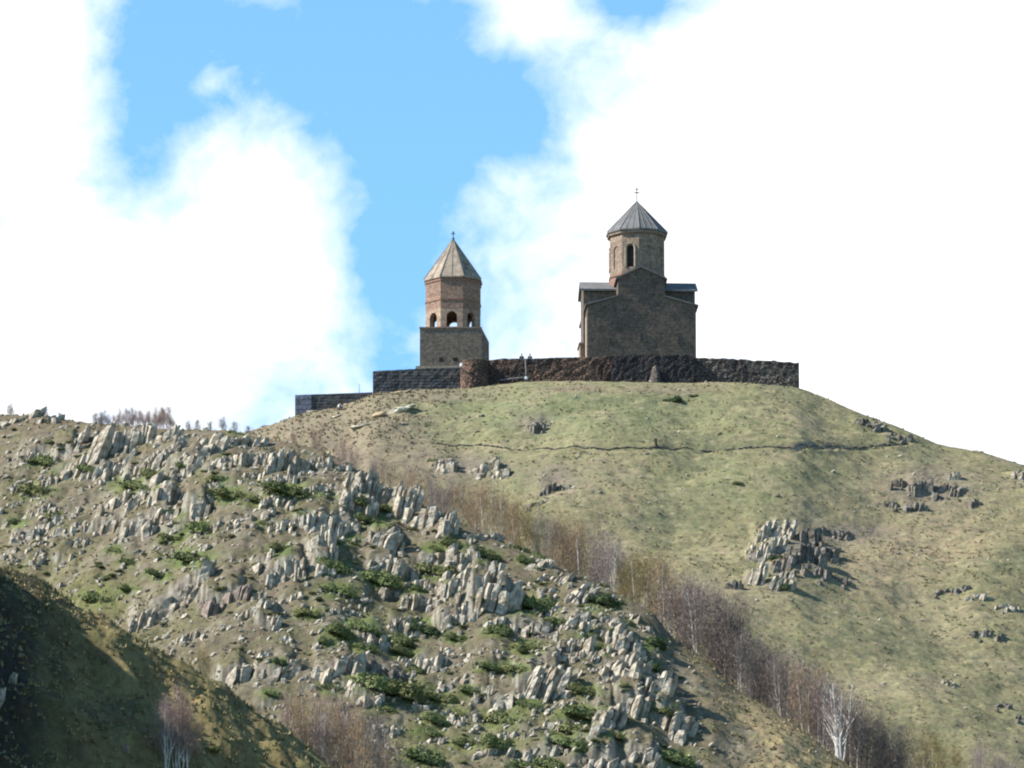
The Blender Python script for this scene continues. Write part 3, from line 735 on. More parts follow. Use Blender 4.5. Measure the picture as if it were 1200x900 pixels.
# B: rocky ridge
cB = np.zeros(XX.shape + (3,)) + np.array((0.165, 0.138, 0.090))
cB = mixc(cB, (0.125, 0.120, 0.060), sstep(-0.05, 0.3, nmid + 0.3 * nlow) * 0.65)
cB = mixc(cB, (0.21, 0.185, 0.135), sstep(0.02, 0.3, -nmid) * 0.55)
cB = mixc(cB, (0.10, 0.085, 0.065), sstep(0.1, 0.4, nhi) * 0.6)
cB = mixc(cB, (0.27, 0.245, 0.20), sstep(0.2, 0.45, -nhi) * 0.6)
grn = np.zeros(XX.shape)
rsel = slice(int(np.searchsorted(rows_, 560)), int(np.searchsorted(rows_, 790)))
for jx, jy, jw in JUN:
    cs = slice(max(0, int(np.searchsorted(cols_, (jx - 600 - 2 * jw) / FPX / CP))), int(np.searchsorted(cols_, (jx - 600 + 2 * jw) / FPX / CP)) + 1)
    q = np.exp(-((QX[rsel, cs] - jx) / (jw * .75)) ** 2 - ((QY[rsel, cs] - jy - 2) / (jw * .33)) ** 2)
    grn[rsel, cs] = np.maximum(grn[rsel, cs], q)
cB = mixc(cB, (0.125, 0.150, 0.055), sstep(0.15, 0.75, grn + 0.35 * nhi))
right_slope = sstep(0, 60, (QX - np.interp(QY, [690, 780, 860, 900], [740, 800, 850, 860])))
cB = mixc(cB, (0.42, 0.33, 0.17), right_slope * (0.7 + 0.5 * nmid).clip(0, 1))
cB = mixc(cB, (0.17, 0.16, 0.065), patch(90, 690, 100, 30, 25) * 0.6 + patch(700, 870, 60, 40) * 0.1)
cB = mixc(cB, (0.155, 0.155, 0.065), patch(520, 860, 90, 40) * 0.5)
cB = mixc(cB, (0.17, 0.13, 0.085), sstep(10, 0, DB) * 0.6)
gyz, gxz = np.gradient(ZZ)
dYr = np.gradient(rows_)[:, None]; dXr = np.gradient(cols_)[None, :] * np.maximum(rows_, 300.0)[:, None]
steep = sstep(1.15, 1.9, np.sqrt((gyz / dYr) ** 2 + (gxz / dXr) ** 2))
rib = fbm(XX / 0.35, RR / 2.0, 2, 95)
cB = mixc(cB, (0.36, 0.33, 0.27), steep * (0.55 + 0.8 * rib).clip(0, 1))
cB = mixc(cB, (0.12, 0.10, 0.085), steep * sstep(0, 0.3, -rib) * 0.8)
cA = mixc(cA, (0.20, 0.17, 0.13), steep * 0.8)
# C: near dark ridge
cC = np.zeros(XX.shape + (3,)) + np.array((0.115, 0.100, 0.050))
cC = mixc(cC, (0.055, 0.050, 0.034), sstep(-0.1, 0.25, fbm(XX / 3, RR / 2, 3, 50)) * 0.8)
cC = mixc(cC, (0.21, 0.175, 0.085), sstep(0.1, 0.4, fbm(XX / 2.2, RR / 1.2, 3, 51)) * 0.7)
cC = mixc(cC, (0.27, 0.215, 0.10), sstep(30, 4, DC + 6 * nmid) * sstep(20, 150, QX + 60 * nmid) * (0.7 + 0.5 * nmid).clip(0, 1))  # straw grass on the crest, lightened further as a sunlit upper edge
cC = mixc(cC, (0.035, 0.033, 0.030), np.clip(patch(0, 800, 45, 110) * 1.2, 0, 1) * 0.8)  # deep shade at the far left painted into the turf colour
cC = mixc(cC, (0.13, 0.075, 0.04), sstep(0.15, 0.4, fbm(XX / 1.2, RR / 1.0, 3, 52)) * 0.3)
col4 = np.zeros(XX.shape + (4,), np.float32); col4[..., 3] = 1
rgb = np.zeros(XX.shape + (3,)) + np.array((0.11, 0.10, 0.055))
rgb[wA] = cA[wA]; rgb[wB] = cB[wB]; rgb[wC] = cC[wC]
rgb[wB] *= np.array((0.74, 0.74, 0.74))
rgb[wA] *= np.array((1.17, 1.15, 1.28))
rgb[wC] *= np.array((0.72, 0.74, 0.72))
col4[..., :3] = np.clip(rgb, 0.01, 0.6)
nr, nc = XX.shape
idx = np.arange(nr * nc).reshape(nr, nc)
quads = np.stack([idx[:-1, :-1], idx[:-1, 1:], idx[1:, 1:], idx[1:, :-1]], -1).reshape(-1, 4)
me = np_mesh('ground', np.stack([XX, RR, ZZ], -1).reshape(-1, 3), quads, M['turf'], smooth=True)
ca_ = me.color_attributes.new('turf', 'FLOAT_COLOR', 'POINT')
ca_.data.foreach_set('color', col4.reshape(-1))
g_ob = add_obj('ground', me); tag(g_ob, kind='structure')
del XX, RR, ZZ, base, za, zb, zc_, rgb, cA, cB, cC, QX, QY, col4, nlow, nmid, nhi

# ------------------------------------------------------------------ labels by place
ORD = ['first', 'second', 'third', 'fourth', 'fifth', 'sixth', 'seventh', 'eighth', 'ninth', 'tenth', 'eleventh', 'twelfth', 'thirteenth', 'fourteenth', 'fifteenth', 'sixteenth']


def b_zone(px, py):
    d = py - np.interp(px, [p[0] for p in B_SKY], [p[1] for p in B_SKY])
    row = 'on ridge crest' if d < 38 else 'on upper ridge' if d < 85 else 'on middle ridge' if d < 160 else 'on lower ridge'
    colm = ('at photo edge' if px < 110 else 'far left of slate wall' if px < 230 else 'just left of slate wall' if px < 345 else
            'below slate wall' if px < 440 else 'below bell tower' if px < 575 else 'between tower and church' if px < 680 else 'below church')
    return row + ', ' + colm


def zone_labels(items, make):
    """items: (px, py, obj, noun, zone); counts look-alikes of one zone from the left"""
    by = {}
    for it in items:
        by.setdefault((it[3], it[4]), []).append(it)
    for (noun, z), lst in by.items():
        lst.sort(key=lambda q: q[0])
        for i, it in enumerate(lst):
            if len(lst) == 1:
                lab = '%s %s' % (noun, z)
            elif i == len(lst) - 1:
                lab = 'rightmost %s %s' % (noun, z)
            elif i == 0:
                lab = 'leftmost %s %s' % (noun, z)
            else:
                lab = '%s %s from left %s' % ((ORD[i] if i < 16 else 'number %d' % (i + 1)), noun, z)
            it[2]['label'] = lab


# ------------------------------------------------------------------ church
def fix(loc, ob):
    return ob


def arch_panel(mb, c, ex, nin, width, z0, z1, ox, ow, sill, spring, thick, back=False):
    """a wall panel (centre c, along ex, thickness inwards nin) pierced by a round-headed opening"""
    ex = Vector(ex); nin = Vector(nin); c = Vector((c[0], c[1], 0))
    hw = width / 2; r = ow / 2
    def W(s, z, d=0): return c + ex * s + nin * d + Vector((0, 0, z))
    xs = [ox - r * math.cos(math.pi * k / 10) for k in range(11)]
    zs = [spring + r * math.sin(math.pi * k / 10) for k in range(11)]
    for d0, d1 in ((0, thick),):
        # left and right jambs
        for a, b_ in ((-hw, ox - r), (ox + r, hw)):
            p = [W(a, z0, 0), W(b_, z0, 0), W(b_, z0, thick), W(a, z0, thick), W(a, z1, 0), W(b_, z1, 0), W(b_, z1, thick), W(a, z1, thick)]
            mb.add(p, [(0, 3, 2, 1), (4, 5, 6, 7), (0, 1, 5, 4), (1, 2, 6, 5), (2, 3, 7, 6), (3, 0, 4, 7)])
        if sill > z0 + 0.01:
            p = [W(ox - r, z0, 0), W(ox + r, z0, 0), W(ox + r, z0, thick), W(ox - r, z0, thick), W(ox - r, sill, 0), W(ox + r, sill, 0), W(ox + r, sill, thick), W(ox - r, sill, thick)]
            mb.add(p, [(4, 5, 6, 7), (0, 1, 5, 4), (2, 3, 7, 6)])
        for k in range(10):
            p = [W(xs[k], zs[k], 0), W(xs[k + 1], zs[k + 1], 0), W(xs[k + 1], z1, 0), W(xs[k], z1, 0),
                 W(xs[k], zs[k], thick), W(xs[k + 1], zs[k + 1], thick), W(xs[k + 1], z1, thick), W(xs[k], z1, thick)]
            mb.add(p, [(0, 1, 2, 3), (5, 4, 7, 6), (0, 4, 5, 1)])


def ring(cx, cy, r, n, a0):
    return [(cx + r * math.sin(R(a0 + 360.0 * k / n)), cy - r * math.cos(R(a0 + 360.0 * k / n))) for k in range(n)]


def cone_roof(mb, ribs, cx, cy, r, n, a0, z0, z1, rib_w, mids=1):
    pl = ring(cx, cy, r, n, a0)
    pl2 = ring(cx, cy, 0.10, n, a0)
    mb.prism(pl, z0 - 0.16, z0)
    mb.prism(pl, z0, z1, pl2)
    for k in range(n):
        a, b_ = pl[k], pl[(k + 1) % n]
        for j in range(mids + 1):
            f = j / (mids + 1)
            e = Vector((a[0] * (1 - f) + b_[0] * f, a[1] * (1 - f) + b_[1] * f, z0 + 0.02))
            top = Vector((cx, cy, z1 + 0.02)) + (e - Vector((cx, cy, z0))) * 0.02
            ribs.tube([e, top], [rib_w * (1.2 if j == 0 else 0.75), rib_w * 0.55], 4)


def cross_mb(x, y, z0, h, w, t_):
    m_ = MB()
    m_.box(x - t_, x + t_, y - t_, y + t_, z0, z0 + h)
    m_.box(x - w, x + w, y - t_ * 0.9, y + t_ * 0.9, z0 + h * 0.62, z0 + h * 0.62 + 2 * t_)
    m_.box(x - w * 0.55, x + w * 0.55, y - t_ * 0.85, y + t_ * 0.85, z0 + h * 0.84, z0 + h * 0.84 + 1.6 * t_)
    m_.add([(x + 1.9 * t_ * math.cos(a) * 1.2, y + 1.9 * t_ * math.sin(a) * 1.2, z0 + 0.12) for a in np.linspace(0, 5.24, 6)] + [(x, y, z0 + 0.35), (x, y, z0 - 0.1)],
           [(k, (k + 1) % 6, 6) for k in range(6)] + [((k + 1) % 6, k, 7) for k in range(6)])
    return m_


CY = 1015.0                      # front of the church
cc = P(747, 418, CY)
church = empty('church', (cc.x, CY, P(747, 428, CY).z - 0.4), 'grey brown stone church with conical drum roof on the hilltop behind the wall', 'church')


def under(parent, ob):
    ob.parent = parent
    ob.matrix_parent_inverse = __import__('mathutils').Matrix.Translation(parent.location).inverted()
    return ob


def part(mb, name, mat, parent):
    ob = mb.build(name, mat)
    pl = parent
    ob.parent = pl
    off = Vector((0, 0, 0)); q = pl
    while q is not None:
        off += q.location; q = q.parent
    me_ = ob.data
    for v in me_.vertices:
        v.co = v.co - off
    return ob


YAW = 3.0 + 0.8
gx = lambda px, Y=CY: P(px, 400, Y).x
gzv = lambda py, Y=CY: P(747, py, Y).z
zb0 = gzv(436)
BACK = CY + 13.0
# body with lower corner rooms (gable pentagon of the facade)
body = MB()
x0, x1 = gx(685), gx(812.5)
ze = gzv(358); zi = gzv(348)
xg0, xg1 = gx(721), gx(776)
prof = [(x0, zb0), (x1, zb0), (x1, ze), (xg1, zi), (xg0, zi), (x0, ze)]
def extr(mb, prof, ya, yb):
    n = len(prof)
    mb.add([(x, ya, z) for x, z in prof] + [(x, yb, z) for x, z in prof],
           [tuple(range(n)), tuple(reversed(range(n, 2 * n)))] + [((i + 1) % n, i, n + i, n + (i + 1) % n) for i in range(n)])
extr(body, prof, CY, BACK)
# front arm of the cross with its gable
zg = gzv(326); za_ = gzv(313.5); xa = gx(748)
extr(body, [(xg0, zi - 0.4), (xg1, zi - 0.4), (xg1, zg), (xa, za_), (xg0, zg)], CY - 0.02, BACK + 0.02)
# transverse arm
TY0, TY1 = CY + 3.6, CY + 9.4
tz = P(747, 342, TY0).z; tr = P(747, 333.5, TY0 + 2.9).z
tx0, tx1 = P(682, 350, TY0).x, P(813, 350, TY0).x
ym = (TY0 + TY1) / 2
body.add([(tx0, TY0, zb0), (tx1, TY0, zb0), (tx1, TY1, zb0), (tx0, TY1, zb0), (tx0, TY0, tz), (tx1, TY0, tz), (tx1, TY1, tz), (tx0, TY1, tz), (tx0, ym, tr - 0.1), (tx1, ym, tr - 0.1)],
         [(0, 3, 2, 1), (0, 1, 5, 4), (1, 2, 6, 9, 5), (2, 3, 7, 6), (3, 0, 4, 8, 7), (4, 5, 9, 8), (6, 7, 8, 9)])
bo = part(body, 'wall', M['church'], church)
# cornices and eaves
corn = MB()
t2 = 0.22
def slope_slab(mb, xa_, za1, xb_, zb1, ya, yb, th):
    mb.add([(xa_, ya, za1), (xb_, ya, zb1), (xb_, yb, zb1), (xa_, yb, za1), (xa_, ya, za1 + th), (xb_, ya, zb1 + th), (xb_, yb, zb1 + th), (xa_, yb, za1 + th)],
           [(0, 3, 2, 1), (4, 5, 6, 7), (0, 1, 5, 4), (1, 2, 6, 5), (2, 3, 7, 6), (3, 0, 4, 7)])
roof_low = MB()
roof_low = MB(); slope_slab(roof_low, x0 - 0.28, ze - 0.06, xg0 - 0.01, zi + 0.02, CY - 0.22, TY0 - 0.02, 0.2); part(roof_low, 'corner_roof', M['roof_grey'], church)
roof_low = MB(); slope_slab(roof_low, xg1 + 0.01, zi + 0.02, x1 + 0.30, ze - 0.06, CY - 0.22, TY0 - 0.02, 0.2); part(roof_low, 'corner_roof', M['roof_grey'], church)
roof_low = MB(); slope_slab(roof_low, x0 - 0.28, ze - 0.06, xg0 - 0.01, zi + 0.02, TY1 + 0.02, BACK + 0.2, 0.2); part(roof_low, 'corner_roof', M['roof_grey'], church)
roof_low = MB(); slope_slab(roof_low, xg1 + 0.01, zi + 0.02, x1 + 0.30, ze - 0.06, TY1 + 0.02, BACK + 0.2, 0.2); part(roof_low, 'corner_roof', M['roof_grey'], church)

gab = MB()
slope_slab(gab, xg0 - 0.30, zg - 0.20, xa, za_ + 0.02, CY - 0.24, TY0 + 2.0, 0.2)
slope_slab(gab, xa + 0.005, za_ + 0.02, xg1 + 0.30, zg - 0.20, CY - 0.24, TY0 + 2.0, 0.2)
part(gab, 'gable_roof', M['roof_grey'], church)
tro = MB()
for ya, zza, yb, zzb in ((TY0 - 0.35, tz + 0.02, ym, tr), (ym + 0.005, tr, TY1 + 0.35, tz + 0.02)):
    tro.add([(tx0 - 0.32, ya, zza), (tx1 + 0.32, ya, zza), (tx1 + 0.32, yb, zzb), (tx0 - 0.32, yb, zzb),
             (tx0 - 0.32, ya, zza + 0.24), (tx1 + 0.32, ya, zza + 0.24), (tx1 + 0.32, yb, zzb + 0.24), (tx0 - 0.32, yb, zzb + 0.24)],
            [(0, 3, 2, 1), (4, 5, 6, 7), (0, 1, 5, 4), (1, 2, 6, 5), (2, 3, 7, 6), (3, 0, 4, 7)])
part(tro, 'transept_roof', M['roof_grey'], church)
# pale stone strip imitating sun on the left flank, small porch
sun_strip = MB()
sun_strip.box(x0 - 0.10, x0 + 0.35, CY + 0.5, CY + 3.0, zb0, gzv(368))
part(sun_strip, 'sunlit_flank_strip', M['trim'], church)
por = MB()
por.box(gx(678.5), x0 - 0.02, CY + 4.0, CY + 7.5, zb0, gzv(396)); por.box(gx(677), x0 - 0.02, CY + 3.8, CY + 7.7, gzv(396) + 0.003, gzv(394))
part(por, 'porch', M['tower_pink'], church)
# facade openings and niche frames
for px, pa, pb, hw in ((749, 391, 400, 0.22), (793, 394, 402, 0.18), (712, 396, 402, 0.12)):
    win = MB(); wfr = MB()
    win.box(gx(px) - hw, gx(px) + hw, CY - 0.04, CY + 0.1, gzv(pb), gzv(pa))
    for sgn in (-1, 1):
        xe = gx(px) + sgn * hw
        wfr.box(min(xe, xe + sgn * .14), max(xe, xe + sgn * .14), CY - 0.08, CY + 0.1, gzv(pb) - 0.1, gzv(pa) + 0.12)
    wfr.box(gx(px) - hw, gx(px) + hw, CY - 0.08, CY + 0.1, gzv(pa), gzv(pa) + 0.12)
    wo_ = part(win, 'window', M['win'], church)
    part(wfr, 'frame', M['church'], wo_)
# drum
DCY = (TY0 + TY1) / 2
dcx = P(746.3, 300, DCY).x
drr = (P(779, 300, DCY).x - P(713.5, 300, DCY).x) / 2 / math.cos(R(9))
NF = 10
zd0 = P(746, 345, DCY).z; zd1 = P(746, 276.5, DCY).z
drum = MB()
pl = ring(dcx, DCY, drr, NF, 0)
zs0, zs1 = P(735, 313, DCY - 3).z, P(735, 290.5, DCY - 3).z
drum_panels = []
for k in range(NF):
    a = Vector((*pl[k], 0)); b2 = Vector((*pl[(k + 1) % NF], 0))
    c = (a + b2) / 2; ex = (b2 - a).normalized(); nin = Vector((dcx - c.x, DCY - c.y, 0)).normalized(); w = (b2 - a).length
    op = (k % 2 == 1 and k != 1)
    arch_panel(drum, c, ex, nin, w, zd0, zd1, 0, 0.86 if op else 1.0, zs0, zs1 - 0.1, 0.5)
    q = c + nin * (0.32 if op else 0.12)
    pane = [q + ex * s_ + Vector((0, 0, z)) for s_, z in ((-0.6, zs0 - .1), (0.6, zs0 - .1), (0.6, zs1 + .6), (-0.6, zs1 + .6))]
    if op:
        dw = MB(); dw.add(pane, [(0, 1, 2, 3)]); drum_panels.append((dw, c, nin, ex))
    else:
        drum.add(pane, [(0, 1, 2, 3)])
dro = part(drum, 'drum', M['church_drum'], church)
for dw, c, nin, ex in drum_panels:
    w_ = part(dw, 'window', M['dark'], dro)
    dfr = MB()
    pts = [c - nin * 0.05 + ex * (0.59 * math.cos(t_)) + Vector((0, 0, zs1 - 0.02 + 0.59 * math.sin(t_))) for t_ in np.linspace(0, math.pi, 9)]
    pts = [c - nin * 0.05 + ex * 0.59 + Vector((0, 0, zs0))] + pts + [c - nin * 0.05 - ex * 0.59 + Vector((0, 0, zs0))]
    dfr.tube(pts, 0.13, 5)
    part(dfr, 'window_frame', M['trim'], dro)
cor = MB(); cor.prism(ring(dcx, DCY, drr + 0.28, NF, 0), zd1 - 0.32, zd1 - 0.02); part(cor, 'cornice', M['church_drum'], dro)
cor = MB(); cor.prism(ring(dcx, DCY, drr + 0.12, NF, 0), P(746, 322, DCY - 3).z, P(746, 319.5, DCY - 3).z); part(cor, 'string_course', M['redtrim'], dro)
roof = MB(); ribs = MB()
cone_roof(roof, ribs, dcx, DCY, drr + 0.42, NF, 0, zd1 + 0.02 + 0.16, P(745, 236.5, DCY).z, 0.075, 2)
ro = part(roof, 'drum_roof', M['roof_grey'], church)
part(ribs, 'roof_rib', M['roof_rib'], ro)
part(cross_mb(dcx, DCY, P(745, 237.5, DCY).z, P(745, 219.5, DCY).z - P(745, 237.5, DCY).z, 0.36, 0.055), 'cross', M['iron'], church)
# slope the cone base ledge in red brick below the drum, as a low skirt
sk = MB(); sk.prism(ring(dcx, DCY, drr + 0.55, NF, 0), P(746, 335, DCY - 3).z - 1.0, P(746, 322, DCY - 3).z - 0.15, ring(dcx, DCY, drr + 0.05, NF, 0))
part(sk, 'drum_base', M['redtrim'], church)

church.rotation_euler.z = R(3.0)
church.location.x += 0.36

# ------------------------------------------------------------------ bell tower
TY = 1009.0
tcx = P(531, 380, TY + 3.6).x; tcy = TY + 3.6
tz_ = lambda py, Y=TY: P(531, py, Y).z
tw = empty('bell_tower', (tcx, tcy, tz_(436) - 0.5), 'brown bell tower with arched openings and tan pointed stone roof left of the church', 'bell tower')
bx0, bx1 = P(492, 400, TY).x, P(564.5, 400, TY).x
bx2 = P(573, 410, TY).x
zB0, zB1, zCh = tz_(436) - 1.0, tz_(384.5), tz_(399)
blk = MB()
yb_ = TY + 7.6
blk.add([(bx0, TY, zB0), (bx2, TY + 0.9, zB0), (bx2, yb_, zB0), (bx0, yb_, zB0),
         (bx0, TY, zB1), (bx1, TY, zB1), (bx2, TY + 0.9, zCh), (bx2, yb_, zCh), (bx1, yb_, zB1), (bx0, yb_, zB1), (bx1, TY, zB0)],
        [(0, 10, 5, 4), (10, 1, 6, 5), (1, 2, 7, 6), (2, 3, 9, 8, 7), (3, 0, 4, 9), (4, 5, 8, 9), (5, 6, 7, 8), (0, 3, 2, 1, 10)])
blo = part(blk, 'base_block', M['tower'], tw)
led = MB(); led.box(bx0 - 0.06, bx1 + 0.03, TY - 0.07, TY + 0.5, zB1 - 0.02, zB1 + 0.14)
part(led, 'ledge', M['tower_red'], tw)
for px, py in ((517, 421), (533.5, 421)):
    hol = MB(); hol.box(P(px - 2.6, 420, TY).x, P(px + 2.6, 420, TY).x, TY - 0.02, TY + 0.3, tz_(py + 2.5), tz_(py - 2)); part(hol, 'recess_shade_box', M['dark'], blo)  # solid boxes, their dark colour standing for shade inside a hole
skd = MB(); skd.box(bx0 - 0.5, bx1 - 1.5, TY - 0.5, TY - 0.01, tz_(438), tz_(429.8)); part(skd, 'plinth', M['trim'], tw)
NT = 8; A0 = 20.0
rr_ = (P(563.5, 360, tcy).x - P(498.5, 360, tcy).x) / 2 / 0.955
tp = ring(tcx, tcy, rr_, NT, A0)
zo0 = tz_(383, tcy - 3.3); zo1 = tz_(364.5, tcy - 3.3); zT = P(531, 332, tcy).z; zM = tz_(360.5, tcy - 3.3)
arc = MB(); upper = MB()
for k in range(NT):
    a = Vector((*tp[k], 0)); b2 = Vector((*tp[(k + 1) % NT], 0))
    c = (a + b2) / 2; ex = (b2 - a).normalized(); nin = Vector((tcx - c.x, tcy - c.y, 0)).normalized(); w = (b2 - a).length
    arch_panel(arc, c, ex, nin, w - 0.02, zB1 - 0.05, zM, 0, 1.28, zo0 + (0.05 if c.y < tcy else (0.66 if abs(c.x - tcx) < 1.2 else 1.05)), zo1 - 0.62, 0.65)
upper.prism(ring(tcx, tcy, rr_ + 0.02, NT, A0), zM + 0.003, zT)
part(arc, 'arcade', M['tower_pink'], tw)
uo = part(upper, 'drum', M['tower_red'], tw)
bd = MB(); bd.prism(ring(tcx, tcy, rr_ + 0.10, NT, A0), tz_(351, tcy - 3.3), tz_(349.3, tcy - 3.3))
part(bd, 'string_course', M['redtrim'], tw)
bd = MB(); bd.prism(ring(tcx, tcy, rr_ + 0.12, NT, A0), zT - 0.35, zT - 0.12); part(bd, 'cornice', M['redtrim'], tw)
roof = MB(); ribs = MB()
cone_roof(roof, ribs, tcx, tcy, rr_ + 0.22, NT, A0, zT + 0.17, P(531, 281, tcy).z, 0.08, 1)
ro = part(roof, 'pointed_roof', M['roof_tan'], tw)
part(ribs, 'roof_rib', M['roof_tan_rib'], ro)
fin = cross_mb(tcx, tcy, P(531, 280, tcy).z, 0.95, 0.26, 0.05)
fin.prism(ring(tcx, tcy, 0.17, 6, 0), P(531, 283, tcy).z, P(531, 279, tcy).z)
part(fin, 'cross', M['iron'], tw)


# ------------------------------------------------------------------ perimeter walls
def rubble_wall(name, label, cat, tops, bots, Y0, thick, mat, rough=0.12, toprough=0.10, group=None, bulge=None, res=0.28):
    """uneven dry-stone wall following top / foot lines given as photo columns; stands on the slope"""
    X0, X1 = P(tops[0][0], 430, Y0).x, P(tops[-1][0], 430, Y0).x
    n = max(4, int((X1 - X0) / res)); m_ = 12
    seed = int(abs(X0) * 7) % 50
    ts = [P(px, py, Y0) for px, py in tops]; bs = [P(px, py, Y0) for px, py in bots]
    v = []; faces = []
    xs = np.linspace(X0, X1, n + 1)
    zt = np.interp(xs, [p.x for p in ts], [p.z for p in ts]) + 1.6 * toprough * fbm(xs / 1.4, xs * 0 + 3.3, 4, seed, 0.65)
    zbm = np.interp(xs, [p.x for p in bs], [p.z for p in bs]) - 0.7
    yoff = np.array([bulge(x_) if bulge else 0.0 for x_ in (xs - X0) / (X1 - X0)])
    V = np.zeros((n + 1, 2 * (m_ + 1), 3))
    for j in range(m_ + 1):
        f = j / m_
        z = zbm + (zt - zbm) * f
        d = rough * fbm(xs / 0.7, z / 0.45, 3, seed + 5)
        V[:, j, 0] = xs; V[:, j, 1] = Y0 + yoff - d - 0.15 * (1 - f); V[:, j, 2] = z
        V[:, 2 * m_ + 1 - j, 0] = xs; V[:, 2 * m_ + 1 - j, 1] = Y0 + yoff + thick; V[:, 2 * m_ + 1 - j, 2] = z
    K = 2 * (m_ + 1)
    off = Vector(((X0 + X1) / 2, Y0, float(zbm.min())))
    V -= np.array(off)
    mb = MB(); mb.v = [tuple(p) for p in V.reshape(-1, 3)]
    for i in range(n):
        for j in range(K):
            mb.f.append((i * K + j, (i + 1) * K + j, (i + 1) * K + (j + 1) % K, i * K + (j + 1) % K))
    mb.f.append(tuple(range(K))[::-1]); mb.f.append(tuple(n * K + j for j in range(K)))
    ob = mb.build(name, mat, None, off)
    tag(ob, label, cat, group)
    return ob


WG = 'hilltop perimeter walls'
rubble_wall('stone_wall', 'low dark slate retaining wall lowest at the left end of the hilltop', 'wall', [(365, 462.3), (436.5, 459.6)], [(365, 489), (436.5, 470)], 1001, 1.2, M['wall_slate'], 0.05, 0.03, WG)
rubble_wall('stone_wall', 'pale blue grey block end of the low dark slate wall', 'wall', [(346, 462.8), (365, 462.2)], [(346, 492), (365, 487)], 1000.9, 1.5, M['wall_blue'], 0.02, 0.02, WG)
rubble_wall('stone_wall', 'dark coursed stone wall below the bell tower', 'wall', [(437, 435), (492, 432), (542, 430.5)], [(437, 466), (500, 462), (542, 460)], 1001.5, 1.2, M['wall_slate'], 0.10, 0.04, WG)
rubble_wall('bastion', 'round reddish bastion at right foot of the bell tower', 'bastion', [(539.5, 424.5), (556, 423.5), (572.5, 423)], [(539.5, 462), (572.5, 462)], 1001.3, 3.0, M['wall_red'], 0.16, 0.14, WG,
            bulge=lambda f: -1.5 * math.sqrt(max(0, 1 - (2 * f - 1) ** 2)))
rubble_wall('stone_wall', 'reddish brown rubble wall between bastion and church', 'wall', [(572, 421.5), (611, 420), (640, 419.6), (687, 418.3), (717, 417.5)], [(572, 460), (640, 455), (717, 455)], 1002, 1.1, M['wall_red'], 0.16, 0.12, WG)
rubble_wall('stone_wall', 'shade-darkened projecting rubble wall below the church', 'wall', [(716.5, 417), (747, 416), (813, 416.3)], [(716.5, 455), (778, 458), (813, 455)], 1001.2, 1.6, M['wall_shaded'], 0.16, 0.12, WG)
rubble_wall('stone_wall', 'brown rubble wall with pale stones at right end of hilltop', 'wall', [(812.5, 419), (850, 420.5), (900, 423), (925, 424.5), (936.5, 424.5)], [(812.5, 456), (880, 456), (936.5, 460)], 1001.8, 1.1, M['wall_brown'], 0.16, 0.18, WG)
# buttress
p0 = P(768, 455, 1000.6); mb = MB()
for k in range(9):
    f = k / 8
    pass
hs_ = [P(768, py, 1000.6).z - p0.z for py in (458, 450, 440, 432, 428)]
rs_ = [0.95, 0.85, 0.62, 0.35, 0.08]
mb.tube([(rnd.uniform(-.08, .08), 0.35 * k / 4, h) for k, h in enumerate(hs_)], rs_, 9)
o = mb.build('buttress', M['wall_brown'], None, (p0.x, 1000.6, p0.z)); tag(o, 'conical rubble buttress leaning on the shade-darkened wall below the church', 'buttress', None)
# pale stones built into / leaning on the right wall: part of that wall's look


# ------------------------------------------------------------------ floodlight with conduit, lamp, poles
def pipe_thing(name, label, cat, pts, rad, mat):
    o0 = Vector(pts[0])
    mb = MB(); mb.tube([Vector(p) - o0 for p in pts], rad, 6)
    r_ = empty(name, o0, label, cat)
    mb.build('conduit', mat, r_)
    return r_


yw = 1001.4
fl = empty('floodlight', P(616.5, 443, yw - 0.3), 'round floodlight with white conduit on the reddish wall right of the bastion', 'floodlight')
o0 = fl.location
mb = MB(); mb.tube([Vector((0, 0.05, 0.15)), P(615.5, 421, yw - 0.1) - o0], 0.055, 6)
mb.tube([Vector((-0.1, 0.05, 0.1)), P(600, 443.5, yw - 0.25) - o0, P(586, 445.5, yw - 0.2) - o0], 0.06, 6); mb.build('conduit', M['pipe'], fl)
mb = MB(); mb.tube([Vector((0, 0.15, -0.05)), Vector((0, -0.28, -0.05))], [0.36, 0.42], 12); mb.build('lamp_housing', M['iron'], fl)
mb = MB(); mb.tube([Vector((0, -0.281, -0.05)), Vector((0, -0.32, -0.05))], [0.2, 0.16], 12); mb.build('lens', M['white'], fl)
lp = empty('wall_lamp', P(540.8, 428, 999.6), 'small round white lamp on the left edge of the bastion', 'lamp')
mb = MB(); mb.tube([Vector((0, 0, -0.22)), Vector((0, -0.05, -0.1)), Vector((0, -0.05, 0.1)), Vector((0, 0, 0.22))], [0.1, 0.2, 0.2, 0.1], 10); mb.build('globe', M['white'], lp)
mb = MB(); mb.tube([Vector((0, 0.05, -0.2)), Vector((0.1, 1.2, -0.5))], 0.05, 6); mb.build('bracket', M['iron'], lp)
pb = P(421, 461, 1001.8); mb = MB(); mb.tube([(0, 0, -1.0), (0, 0, P(421, 450, 1001.8).z - pb.z)], [0.04, 0.025], 6)
mb.box(-0.08, 0.08, -0.03, 0.03, -0.02, 0.06)
tag(mb.build('pole', M['iron'], None, pb), 'thin metal pole rising from the low slate wall', 'pole')
h_ = hit(768.5, 523, 'A')
mb = MB(); mb.tube([(0.12, 0, -0.4), (0.04, 0, 0.2), (-0.03, 0.02, 0.65), (-0.02, 0.0, 0.95)], [0.19, 0.16, 0.15, 0.12], 7)
tag(mb.build('post', M['wood'], None, h_), 'short dark wooden post standing on the path terrace below the church', 'post')


